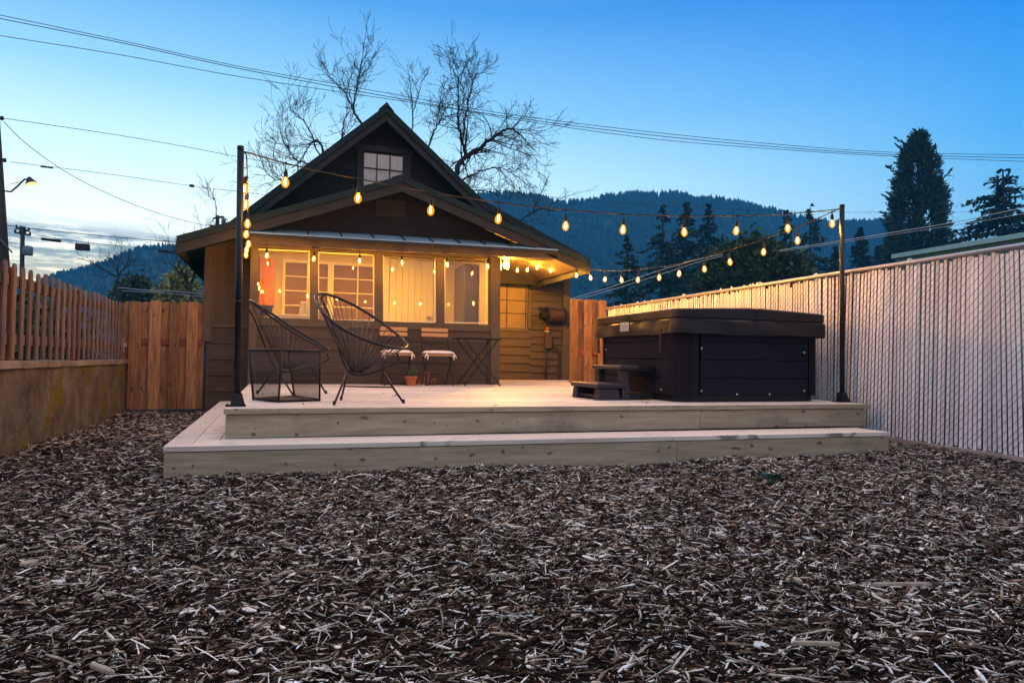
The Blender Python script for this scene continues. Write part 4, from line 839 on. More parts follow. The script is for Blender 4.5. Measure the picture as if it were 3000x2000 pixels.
# ---------------------------------------------------------------- hot tub and its steps
def hot_tub():
    x0, x1, y0, y1 = 3.70, 5.48, 5.76, 7.52; z0, z1 = ZD + .012, ZD + .80
    t = thing('hot_tub', 'large dark square hot tub with a black vinyl cover on the right of the deck', 'hot tub', ((x0 + x1) / 2, (y0 + y1) / 2, ZD))
    m = MB(); R_ = .18
    def rrect(x0, x1, y0, y1, r, n=6):
        P_ = []
        for cx, cy, a0 in ((x0 + r, y0 + r, pi), (x1 - r, y0 + r, 1.5 * pi), (x1 - r, y1 - r, 0), (x0 + r, y1 - r, .5 * pi)):
            P_ += [(cx + r * cos(a0 + k * pi / 2 / n), cy + r * sin(a0 + k * pi / 2 / n)) for k in range(n + 1)]
        return P_
    m.prism([(x, y, z0 - .011) for x, y in rrect(x0 + .03, x1 - .03, y0 + .03, y1 - .03, R_)], (0, 0, .065)); m.build('base', 'black', t)
    m = MB(); m.prism([(x, y, z0 + .055) for x, y in rrect(x0 + .045, x1 - .045, y0 + .045, y1 - .045, R_)], (0, 0, z1 - z0 - .06)); m.build('shell', 'black', t)
    # plank panels
    def panel(A, B, n_):
        m = MB(); A, B, n_ = Vector(A), Vector(B), Vector(n_); hs = [0, .175, .36, .545, .74]
        for a, b in zip(hs, hs[1:]): m.prism([A + Vector((0, 0, a + .004)), B + Vector((0, 0, a + .004)), B + Vector((0, 0, b - .004)), A + Vector((0, 0, b - .004))], n_ * .03)
        return m.build('side_panel', 'tub', t, bevel=.005)
    zz = z0 + .05
    panel((x0 + R_ + .094, y0 + .044, zz), (x1 - R_ - .003, y0 + .044, zz), (0, -1, 0)); panel((x0 + .044, y0 + R_ + .10, zz), (x0 + .044, y1 - R_ + .02, zz), (-1, 0, 0)); panel((x1 - .044, y0 + R_ + .02, zz), (x1 - .044, y1 - R_, zz), (1, 0, 0))
    # ribbed rounded corners
    def corner(cx, cy, a0, ext):
        m = MB(); n = 11; prof = []
        pts = []
        if ext: pts += [(cx + R_ * cos(a0), cy + R_ * sin(a0) + ext)]
        for k in range(n * 6 + 1):
            a = a0 + (pi / 2) * k / (n * 6); r = R_ - (.010 if k % 6 in (0,) else 0.)
            pts.append((cx + r * cos(a), cy + r * sin(a)))
        if ext: pts += [(cx + R_ * cos(a0 + pi / 2) + ext * .6, cy + R_ * sin(a0 + pi / 2))]
        inn = [(cx + (x - cx) * .8, cy + (y - cy) * .8) for x, y in pts[::-1]]
        n2 = len(pts); vs = [(x, y, zz) for x, y in pts] + [(x, y, zz + .735) for x, y in pts]
        m.raw(vs, [(i, i + 1, n2 + i + 1, n2 + i) for i in range(n2 - 1)], False); m.build('corner_panel', 'tubc', t, recalc=False)
    corner(x0 + R_, y0 + R_, pi, .09); corner(x1 - R_, y0 + R_, 1.5 * pi, 0); corner(x0 + R_, y1 - R_, .5 * pi, 0)
    m = MB()
    for p, n_ in [((x0 + R_ + .10, y0 + .012, zz + h), (0, -1, 0)) for h in (.05, .47)] + [((x1 - R_ - .06, y0 + .012, zz + h), (0, -1, 0)) for h in (.05, .45, .80)] + [((x0 + .7, y0 + .012, zz + .015), (0, -1, 0)), ((x0 + 1.1, y0 + .012, zz + .015), (0, -1, 0))] + [((x0 + .012, y0 + R_ + .14, zz + h), (-1, 0, 0)) for h in (.05, .47)] + [((x0 + .012, y1 - R_ - .03, zz + h), (-1, 0, 0)) for h in (.05, .47)]:
        if p[2] < zz + .7: m.lathe(p, [(.011, 0), (.010, .004), (.004, .007)], 10, n_)
    m.build('screw', 'screw', t)
    # cover: two foam halves folding across the middle, with a hanging skirt
    cv = MB(); e = .035; X0, X1, Y0, Y1 = x0 - e, x1 + e, y0 - e, y1 + e; zs, zc, zr = z1 + .024, z1 + .116, z1 + .156; xm = (X0 + X1) / 2; nx, ny = 36, 30
    ring = rrect(X0, X1, Y0, Y1, .10, 5)
    def topz(x): return zr - (zr - zc) * abs(x - xm) / (X1 - xm) - (.018 * exp(-((x - xm) / .02) ** 2))
    # dense outline
    O = []
    for i in range(len(ring)):
        a, b = Vector((*ring[i], 0)), Vector((*ring[(i + 1) % len(ring)], 0)); k = max(1, int((b - a).length / .04))
        O += [a.lerp(b, q / k) for q in range(k)]
    rows = [(-.150, .013), (-.10, .013), (-.06, .011), (-.02, .008), (-.004, .005), (.001, -.012), (.006, -.012), (.012, .0), (0, 0), (0, -.014)]
    n = len(O); vs = []; cx, cy = xm, (Y0 + Y1) / 2
    for ri, (dz, off) in enumerate(rows):
        for k, p in enumerate(O):
            d_ = Vector((p.x - cx, p.y - cy, 0)).normalized()
            o_ = off + (.004 * sin(k * .23 + ri) + .003 * sin(k * .71)) * (ri in (0, 1, 2, 3)) ; z = zs + dz if ri < 8 else topz(p.x) - (.012 if ri == 8 else 0)
            if ri == 0: z += .005 * sin(k * .21) + .003 * sin(k * .6)
            # pinched fold at the middle seam
            if ri < 8: o_ -= .022 * exp(-((p.x - xm) / .05) ** 2) * (abs(p.x - xm) < .3)
            vs.append((p.x + d_.x * o_, p.y + d_.y * o_, z))
    fs = [(r * n + k, r * n + (k + 1) % n, (r + 1) * n + (k + 1) % n, (r + 1) * n + k) for r in range(len(rows) - 1) for k in range(n)]
    cv.raw(vs, fs, False)
    # top sheet
    last = (len(rows) - 1) * n; ctr = len(cv.v)
    cols = 40; vs = [];
    cv.raw([(xm, cy - (Y1 - Y0) * .45, topz(xm)), (xm, cy + (Y1 - Y0) * .45, topz(xm))], [], True)
    half = [[], []]
    for k in range(n): half[0 if O[k].x < xm else 1].append(k)
    tops = MB(); 
    g_ = [Vector(cv.v[last + k]) for k in range(n)]
    for s_ in (0, 1):
        xs = [X0 + .02, xm] if s_ == 0 else [xm, X1 - .02]
        poly = [p for p in g_ if (p.x <= xm + .001) == (s_ == 0)]
        c_ = Vector(((xs[0] + xs[1]) / 2, cy, topz((xs[0] + xs[1]) / 2)))
        edge = [Vector((xm - .001 * (1 - 2 * s_), Y0 + .02, topz(xm - .03))), Vector((xm - .001 * (1 - 2 * s_), Y1 - .02, topz(xm - .03)))]
        pl = sorted(poly + edge, key=lambda p: atan2(p.y - c_.y, p.x - c_.x))
        for a, b in zip(pl, pl[1:] + pl[:1]): cv.raw([a, b, c_], [(0, 1, 2)], False)
    cover = cv.build('cover', 'cover', t)
    m = MB()
    for y in (y0 + R_ + .06, y1 - R_ + .05): 
        m.box(X0 - .016, X0 - .010, y - .018, y + .018, zs - .30, zs - .10); m.box(X0 - .020, X0 - .008 + .001, y - .024, y + .024, zs - .335, zs - .301)
    m.build('strap', 'black', cover)
    m = MB(); yl = y0 + .98; m.box(X0 - .0195, X0 - .017, yl - .09, yl + .10, zs - .095, zs + .002); m.prism([(X0 - .018, y, z) for y, z in ((yl - .09, zs - .095), (yl + .10, zs - .095), (yl + .10, zs), (yl - .09, zs))], (-.004, 0, 0)); lb = m.build('warning_label', 'labelw', cover)
    m = MB()
    for r in range(7):
        yy = yl - .08
        while yy < yl + .085:
            L = rng.uniform(.008, .03)
            if rng.random() < .75: m.box(X0 - .0232, X0 - .0222, yy, min(yy + L, yl + .092), zs - .085 + r * .0125, zs - .079 + r * .0125)
            yy += L + .006
    m.build('label_print', 'ink', lb)
    m = MB(); yl = y0 + 1.02; m.box(X0 - .012, X0 - .002, yl - .09, yl + .09, zs + .04, zs + .085); m.build('handle', 'black', cover, bevel=.004)
    return x0
tx0 = hot_tub()
def tub_steps():
    x0, x1, y0, y1 = 3.02, tx0 - .005, 6.14, 6.80; t = thing('tub_steps', 'dark grey two tier plastic step unit against the hot tub', 'steps', ((x0 + x1) / 2, (y0 + y1) / 2, ZD))
    xm = x0 + .29; h1, h2 = ZD + .17, ZD + .355
    def slab(a, b, z): m = MB(); m.box(a, b, y0, y1, z - .05, z); return m.build('tread', 'step', t, bevel=.02)
    slab(x0, xm + .06, h1); slab(xm - .03, xm + .19, h2)
    for ya, yb in ((y0 + .012, y0 + .12), (y1 - .12, y1 - .012)):
        m = MB(); m.prism([(x0 + .015, ya, ZD + .001), (xm - .01, ya, ZD + .001), (xm - .035, ya + .015, h1 - .051), (x0 + .04, ya + .015, h1 - .051)], (0, yb - ya, 0)); m.build('leg', 'step', t, bevel=.012)
        m = MB(); m.prism([(xm + .0, ya, ZD + .001), (xm + .10, ya, ZD + .001), (xm + .07, ya + .015, h2 - .051), (xm + .0, ya + .015, h2 - .051)], (0, yb - ya, 0)); m.build('leg', 'step', t, bevel=.012)
    m = MB(); m.box(xm + .101, x1 - .01, y0 + .03, y1 - .03, ZD + .01, ZD + .07); m.box(xm + .191, x1 - .004, y0 + .02, y1 - .02, h2 - .06, h2 - .012); m.box(x0 + .06, xm - .03, y0 + .13, y1 - .13, ZD + .02, ZD + .05); m.build('frame_and_shade_slab', 'black', t)  # upper black slab: shaded inner end of the tread, shade put in as colour
tub_steps()

# ---------------------------------------------------------------- trees
class TreeGrow:
    def __init__(s, seed, rmin, seglen): s.r = random.Random(seed); s.m = MB(); s.rmin = rmin; s.sl = seglen
    def twig(s, p, d, L, r, lev, up=.25, spread=.8):
        R_ = s.r; n = max(3, int(L / s.sl)); pts = [p]; q = p.copy(); d = d.normalized()
        for i in range(n):
            d = (d + Vector((R_.gauss(0, .09), R_.gauss(0, .09), R_.gauss(0, .08))) + Vector((0, 0, up * .24))).normalized()
            q = q + d * (L / n); pts.append(q.copy())
        rs = [max(s.rmin, r * (1 - .75 * i / n)) for i in range(n + 1)]
        s.m.tube(pts, rs, 4 if r > s.rmin * 2.2 else 3, cap=False)
        if lev > 0:
            k = max(2, int(L / (s.sl * (1.25 if lev > 1 else 1.0))))
            for j in range(k):
                i = R_.randint(1, n); a = (pts[i] - pts[i - 1]).normalized(); o = a.orthogonal().normalized(); o.rotate(Matrix.Rotation(R_.uniform(0, 2 * pi), 3, a))
                s.twig(pts[i], a + o * spread * R_.uniform(.7, 1.3), L * R_.uniform(.34, .6), max(s.rmin, rs[i] * .6), lev - 1, up, spread)
        else:
            b = pts[-1]; h = s.rmin * 1.8; s.m.raw([b + Vector((0, 0, -h)), b + Vector((h, 0, h * .5)), b + Vector((-h * .5, h * .9, h * .5)), b + Vector((-h * .5, -h * .9, h * .5)), b + Vector((0, 0, h * 2.2))], [(0, 1, 2), (0, 2, 3), (0, 3, 1), (4, 2, 1), (4, 3, 2), (4, 1, 3)])
    def limb(s, px, y, r0, r1, n_side, L, lev=2, up=.25, frm=.15, dy=.0):
        R_ = s.r; P_ = [ony(u, v, y + R_.uniform(-.25, .25) + dy * i) for i, (u, v) in enumerate(px)]; C_ = catmull(P_, 5); n = len(C_)
        C_ = [c + Vector((R_.gauss(0, .015), R_.gauss(0, .03), R_.gauss(0, .015))) for c in C_]
        r0 *= .66; r1 *= .7; rs = [r0 + (r1 - r0) * i / (n - 1) for i in range(n)]; s.m.tube(C_, rs, 7, cap=False)
        for j in range(n_side):
            i = int(n * (frm + (1 - frm) * R_.random())); i = min(n - 1, max(1, i)); a = (C_[i] - C_[i - 1]).normalized(); o = a.orthogonal().normalized(); o.rotate(Matrix.Rotation(R_.uniform(0, 2 * pi), 3, a))
            s.twig(C_[i], a * .8 + o * R_.uniform(.5, 1.1), L * R_.uniform(.5, 1.2), max(s.rmin, rs[i] * .45), lev, up)
        s.twig(C_[-1], C_[-1] - C_[-3], L * .45, r1, lev, up)
def bare_tree(name, label, limbs, y, base, seed, rmin=.010, seglen=.16, trunk=.14, bark='bark', trunk_to=None):
    t = thing(name, label, 'tree', tuple(base)); tg = TreeGrow(seed, rmin, seglen)
    for L in limbs: tg.limb(L[0], y, *L[1:])
    tg.m.build('crown', bark, t, recalc=False)
    m = MB(); b = Vector(base)
    for q in trunk_to: q = ony(*q, y); m.tube(catmull([b + Vector((0, 0, -.1)), b.lerp(q, .45) + Vector((.05, 0, 0)), q], 6), [trunk * (1.15 - .8 * k / 12) for k in range(13)], 9)
    m.build('trunk', bark, t)
    return t
y = 19.0
bare_tree('bare_tree', 'budding bare tree with a thick curved limb rising behind the right slope of the roof', [
    ([(1330, 560), (1337, 511), (1350, 475), (1372, 452), (1401, 437), (1435, 411), (1465, 390), (1487, 377), (1512, 384), (1532, 402)], .13, .03, 34, 1.25, 2, .05, .25),
    ([(1368, 455), (1352, 411), (1344, 369), (1341, 326), (1342, 262), (1345, 222)], .07, .02, 20, .95, 2, .35, .3),
    ([(1345, 240), (1332, 215), (1318, 185), (1312, 165)], .025, .012, 7, .5, 2, .5, .2),
    ([(1362, 452), (1357, 424), (1360, 369), (1370, 305), (1382, 254), (1398, 205)], .055, .014, 20, .9, 2, .4, .4),
    ([(1345, 540), (1375, 515), (1410, 500), (1448, 492), (1487, 500), (1522, 522)], .045, .014, 24, .95, 2, -.05, .1),
    ([(1330, 590), (1375, 560), (1420, 560), (1460, 572)], .04, .014, 14, .7, 2, .0, .1),
    ([(1235, 470), (1257, 428), (1270, 390), (1287, 360), (1312, 343), (1338, 333)], .05, .014, 20, .85, 2, .35, .2),
    ([(1270, 400), (1285, 330), (1292, 280), (1300, 240)], .025, .012, 10, .6, 2, .4, .2),
    ], y, ony(1320, 1068, y) * 1, 3, .0052, .15, .2, trunk_to=[(1330, 565), (1240, 465), (1348, 545)])
y = 20.5
bare_tree('bare_tree', 'slim pale bare tree standing right of the roof peak', [
    ([(1204, 440), (1208, 382), (1210, 326), (1206, 284), (1199, 222)], .045, .012, 13, .75, 2, .5, .3),
    ([(1210, 330), (1222, 290), (1231, 262), (1238, 230)], .022, .011, 8, .55, 2, .5, .2)], y, ony(1204, 1068, y), 5, .0048, .17, .07, 'barkpale', [(1204, 442)])
y = 19.5
bare_tree('bare_tree', 'wide budding bare tree spreading behind the left slope of the roof', [
    ([(1085, 400), (1063, 364), (1036, 322), (1040, 280), (1049, 235), (1058, 195), (1062, 165)], .06, .012, 26, .85, 2, .5, .35),
    ([(1036, 322), (1014, 280), (985, 245), (962, 222)], .035, .012, 14, .8, 2, .5, .2),
    ([(1000, 440), (1003, 403), (1004, 369), (1015, 339)], .05, .016, 12, .8, 2, .35, .2),
    ([(955, 470), (946, 449), (938, 420), (917, 415), (900, 441), (880, 470)], .06, .018, 22, .85, 2, .3, .1),
    ([(905, 480), (870, 470), (840, 430), (822, 392)], .04, .012, 20, .8, 2, .5, .1),
    ([(900, 520), (850, 530), (800, 525), (775, 490)], .04, .012, 20, .8, 2, .45, .1),
    ([(940, 470), (905, 380), (870, 340), (850, 320)], .035, .012, 16, .8, 2, .5, .3)], y, ony(1000, 1066, y), 9, .0048, .16, .16, trunk_to=[(1000, 445), (1085, 402), (950, 475), (898, 522)])
y = 22.0
bare_tree('bare_tree', 'low arching bare tree behind the right end of the house eave', [
    ([(1500, 690), (1508, 662), (1542, 633), (1576, 615), (1600, 612)], .05, .018, 10, .9, 2, .3, .2),
    ([(1560, 625), (1580, 580), (1600, 540)], .025, .012, 8, .7, 1, .5, .1),
    ([(1590, 615), (1630, 590), (1670, 570)], .025, .012, 7, .6, 1, .5, .1),
    ([(1590, 730), (1640, 745), (1680, 790)], .025, .012, 5, .6, 1, .2, .1)], y, ony(1490, 1066, y), 12, .006, .22, .08, trunk_to=[(1500, 692)])
y = 30.0
bare_tree('bare_tree', 'distant bare tree beyond the gate against the blue hill', [
    ([(340, 830), (345, 795), (335, 770)], .07, .02, 14, .9, 2, .2, .2), ([(345, 810), (365, 785), (375, 765)], .05, .02, 10, .8, 2, .2, .1), ([(340, 810), (310, 795), (285, 775)], .05, .02, 10, .8, 2, .2, .1)], y, ony(340, 1066, y), 21, .005, .25, .12, trunk_to=[(340, 832)])
y = 26.0
bare_tree('bare_tree', 'bare twiggy tree just left of the house eave', [
    ([(560, 830), (575, 780), (590, 740)], .07, .02, 16, 1.3, 2, .25, .1), ([(550, 830), (530, 790), (520, 760)], .06, .02, 16, 1.2, 2, .25, .1), ([(640, 720), (635, 640), (628, 575)], .05, .012, 12, .7, 2, .5, .3)], y, ony(570, 1066, y), 22, .005, .22, .1, trunk_to=[(556, 832), (640, 722)])

def flakes(m, c, d_, L, wdt, R_):
    s_ = d_.orthogonal().normalized(); s_.rotate(Matrix.Rotation(R_.uniform(0, 2 * pi), 3, d_.normalized())); s_ = s_ * wdt; d_ = d_.normalized() * L
    m.raw([c - d_ * .15, c + d_ * .4 + s_, c + d_, c + d_ * .4 - s_], [(0, 1, 2, 3)])
def fir(label, u, vtop, D, half, seed, vlow=.12, dens=1., droop=.35, name='fir_tree', group='dark firs beyond the slatted fence', whorl=.030, gap=.0, leafm='fir'):
    R_ = random.Random(seed); top = far(u, vtop, D); base = Vector((top.x, top.y, 0)); Hh = top.z; Wd = half / F * D
    t = thing(name, label, 'tree', tuple(base), group); k = MB(); k.tube([base, base.lerp(top, .6), top + Vector((0, 0, -.02 * Hh))], [Hh * .018, Hh * .011, Hh * .003], 7); k.build('trunk', 'bark', t)
    m = MB(); z = vlow; fl = D / 50
    while z < .995:
        prof = 1.75 * (1 - z) ** .85 * (1 + .25 * R_.gauss(0, .6)); L0 = max(.05, Wd * prof) 
        nb = max(4, int(6 * dens * (1 - z * .3)))
        for b in range(nb):
            if R_.random() < gap: continue
            a = R_.uniform(0, 2 * pi); L = L0 * R_.uniform(.55, 1.25); p0 = base + Vector((0, 0, Hh * (z + R_.uniform(-.012, .012)))); dirv = Vector((cos(a), sin(a), 0)); n = max(3, int(L / (.20 * fl)))
            pts = []
            for i in range(n + 1): x = i / n; pts.append(p0 + dirv * (L * x) + Vector((0, 0, L * (.10 * x - droop * x * x + .22 * max(0, x - .7)))))
            m.tube([pts[0], pts[n // 2], pts[-1]], [.035 * fl, .02 * fl, .01 * fl], 3, cap=False)
            for i in range(1, n + 1):
                for q in range(4):
                    d_ = dirv * R_.uniform(.2, 1) + Vector((R_.gauss(0, .6), R_.gauss(0, .6), R_.gauss(-.25, .35))); flakes(m, pts[i], d_, R_.uniform(.28, .62) * fl * (1.1 - .4 * i / n) * min(1, .5 + L / (2 * fl)), R_.uniform(.06, .12) * fl, R_)
        z += whorl * R_.uniform(.7, 1.2)
    m.build('crown', leafm, t, recalc=False)
    return t
fir('slim young fir with sparse tiers at the left end of the row beyond the fence', 1838, 690, 38, 66, 31, .10, 1., .30, gap=.2)
fir('tall fir rising above the hillside, second in the row beyond the fence', 1942, 603, 55, 86, 32, .2, 1.1, .40, gap=.1)
fir('broad fir in the middle of the row, tallest top behind the bulbs', 2010, 590, 60, 72, 33, .15, 1.3, .35, whorl=.024)
fir('dense fir right of the row middle with an even pointed top', 2076, 597, 62, 66, 34, .15, 1.3, .32, whorl=.024)
fir('narrow fir behind the round bush on its right side', 2303, 612, 52, 52, 35, .15, 1.1, .35, gap=.15)
fir('thin topped fir with ragged gaps nearest the right light pole', 2374, 598, 58, 78, 36, .12, .9, .45, gap=.25)
fir('open spreading fir at the right edge above the teal roof', 2938, 486, 48, 215, 37, .30, 1.4, .34, group=None, gap=.10, whorl=.026)
fir('pointed dark evergreen between the right pole and the big conifer', 2522, 668, 66, 56, 38, .1, 1.7, .2, whorl=.02)
fir('small rounded evergreen just right of the right light pole', 2447, 722, 60, 38, 39, .1, 1.7, .2, whorl=.022)
fir('short evergreen beside the left foot of the big conifer', 2572, 716, 64, 34, 40, .1, 1.6, .2, whorl=.022)
def crown_mass(m, R_, fn, n, L, wdt, upw=.3):
    for _ in range(n):
        p, o = fn(R_); d_ = o * R_.uniform(.3, 1) + Vector((R_.gauss(0, .5), R_.gauss(0, .5), R_.gauss(upw, .45))); flakes(m, p, d_, L * R_.uniform(.6, 1.4), wdt * R_.uniform(.6, 1.3), R_)
def big_conifer():
    D = 46; top = far(2690, 392, D); base = Vector((top.x, top.y, 0)); Hh = top.z; k = D / F
    t = thing('conifer_tree', 'huge dense columnar conifer towering beyond the slatted fence on the right', 'tree', tuple(base)); m = MB(); m.tube([base, base.lerp(top, .9)], [.35, .08], 8); m.build('trunk', 'bark', t)
    m = MB(); prof = [(0, 3), (.04, 14), (.12, 28), (.2, 43), (.35, 54), (.5, 63), (.65, 72), (.8, 84), (1, 92)]
    def rad(s_):
        for (a, ra), (b, rb) in zip(prof, prof[1:]):
            if s_ <= b: return (ra + (rb - ra) * (s_ - a) / (b - a)) * k
        return prof[-1][1] * k
    R0 = random.Random(5); clumps = []
    for _ in range(360):
        s_ = R0.random() ** .85; a = R0.uniform(0, 2 * pi); r = rad(s_) * R0.uniform(.72, 1.0); clumps.append((base + Vector((r * cos(a), r * sin(a), Hh - s_ * Hh * .62)), Vector((cos(a), sin(a), .5)), R0.uniform(.25, .55) * (.5 + .5 * min(1, s_ * 4))))
    for c, o, sz in clumps:
        for _ in range(80):
            p = c + Vector((R0.gauss(0, sz * .5), R0.gauss(0, sz * .5), R0.gauss(0, sz * .6))); flakes(m, p, o + Vector((R0.gauss(0, .5), R0.gauss(0, .5), R0.gauss(.2, .5))), R0.uniform(.14, .40), R0.uniform(.03, .065), R0)
    for _ in range(46):      # upswept branch tips breaking the outline
        s_ = R0.random(); a = R0.uniform(0, 2 * pi); r = rad(s_); p = base + Vector((r * cos(a) * .9, r * sin(a) * .9, Hh - s_ * Hh * .62)); d_ = Vector((cos(a), sin(a), .9)).normalized()
        for q in range(16): flakes(m, p + d_ * (q * .07), d_ + Vector((R0.gauss(0, .35), R0.gauss(0, .35), R0.gauss(0, .3))), R0.uniform(.2, .4), .07, R0)
    m.build('crown', 'cyp', t, recalc=False)
big_conifer()
def round_bush(name, label, u0, u1, vtop, vbot, D, seed, mt, n=240, cat='bush', fl=1.):
    c0 = far((u0 + u1) / 2, vbot, D); top = far((u0 + u1) / 2, vtop, D); base = Vector((c0.x, c0.y, 0)); Rx = (u1 - u0) / 2 / F * D; zt_ = top.z; zl = max(0, c0.z * .5)
    t = thing(name, label, cat, tuple(base)); R0 = random.Random(seed); m = MB()
    for _ in range(n):
        a = R0.uniform(0, 2 * pi); b = R0.uniform(-.4, 1) * pi / 2; rr = R0.uniform(.62, 1.04); c = base + Vector((Rx * rr * cos(a) * cos(b), Rx * rr * sin(a) * cos(b), zl + (zt_ - zl) * (.45 + .55 * rr * sin(b)))); sz = R0.uniform(.25, .55) * fl
        for _ in range(30): flakes(m, c + Vector((R0.gauss(0, sz * .6), R0.gauss(0, sz * .6), R0.gauss(0, sz * .5))), Vector((R0.gauss(cos(a) * .5, .6), R0.gauss(sin(a) * .5, .6), R0.gauss(.4, .6))), R0.uniform(.14, .34) * fl, R0.uniform(.05, .10) * fl, R0)
    m.build('crown', mt, t, recalc=False); m = MB()
    for k in range(4): m.tube([base + Vector((rng.uniform(-.2, .2), 0, 0)), base + Vector((rng.gauss(0, Rx * .4), rng.gauss(0, Rx * .4), zt_ * .7))], [.09, .03], 5)
    m.build('trunk', 'bark', t)
round_bush('leafy_tree', 'broad dark leafy tree just beyond the slatted fence behind the string of bulbs', 2050, 2360, 708, 880, 30, 51, 'bush', 330, 'tree')
round_bush('flowering_shrub', 'shrub with pale yellow blossom beyond the cedar gate', 470, 600, 800, 900, 26, 52, 'flower', 90, 'shrub', .7)
round_bush('dark_shrub', 'dark leafless looking shrub beyond the middle of the cedar gate', 330, 470, 815, 900, 32, 53, 'bush', 90, 'shrub', .8)

def hedge():
    t = thing('hedge', 'dark hedge standing behind the picket fence on the left', 'hedge', (XL - 1.1, 8, 0)); R0 = random.Random(77); m = MB()
    for _ in range(560):
        c = Vector((XL - 1.1 + R0.gauss(0, .22), R0.uniform(1.2, 12.5), R0.uniform(.5, 1.42)))
        for _ in range(16): flakes(m, c + Vector((R0.gauss(0, .12), R0.gauss(0, .12), R0.gauss(0, .10))), Vector((R0.gauss(.3, .7), R0.gauss(0, .7), R0.gauss(.3, .6))), R0.uniform(.06, .14), R0.uniform(.03, .05), R0)
    m.build('foliage', 'bush', t, recalc=False)
hedge()

# small plants in the mulch
def small_plant(name, label, u, v, n, L, mt, spread, seed, wd=.4):
    b = onz(u, v, .01); R0 = random.Random(seed); t = thing(name, label, 'plant', tuple(b)); m = MB()
    for k in range(n):
        a = R0.uniform(0, 2 * pi); d_ = Vector((cos(a) * spread, sin(a) * spread, R0.uniform(.6, 1.2))).normalized(); h = L * R0.uniform(.5, 1); e = b + d_ * h; s_ = Vector((-sin(a), cos(a), 0)).normalized() * h * wd * R0.uniform(.6, 1.1) * .5
        m.tube([b, b.lerp(e, .5)], .002, 4); q = b.lerp(e, .4); mid = q.lerp(e, .5) + Vector((0, 0, .01)); m.raw([q, mid + s_, e - Vector((0, 0, h * .1)), mid - s_], [(0, 1, 2), (0, 2, 3)])
    m.build('foliage', mt, t, recalc=False)
small_plant('leafy_weed', 'blue green leafy weed growing in the mulch before the step', 2262, 1420, 16, .135, 'leafblue', .8, 3)
small_plant('sprout', 'thin yellow green sprout in the mulch close to the middle of the step', 1841, 1386, 5, .10, 'leafyel', .3, 4, .2)
for (u, v, L, sd, lb) in ((2744, 1300, .10, 7, 'dark leafy weed at the foot of the slatted fence close to the step'), (2848, 1306, .13, 8, 'upright weed at the foot of the slatted fence farther from the step'), (2985, 1345, .10, 9, 'low weed at the foot of the slatted fence by the right edge')): small_plant('weed', lb, u, v, 9, L, 'leaf', .7, sd)
m = MB()
for k in range(16):
    p = onz(rng.uniform(760, 2450), rng.uniform(1140, 1188), ZD + .003)
    if p.x > 3.4: continue
    a = rng.uniform(0, pi); L = rng.uniform(.012, .03); d_ = Vector((cos(a), sin(a), .2)) * L; s_ = Vector((-sin(a), cos(a), 0)) * L * .4; m.prism([p - d_, p + s_, p + d_, p - s_], (0, 0, .004))
tag(m.build('leaf_litter', 'bark'), 'dark scraps of bark and leaf scattered on the deck boards', 'leaf litter', kind='stuff')

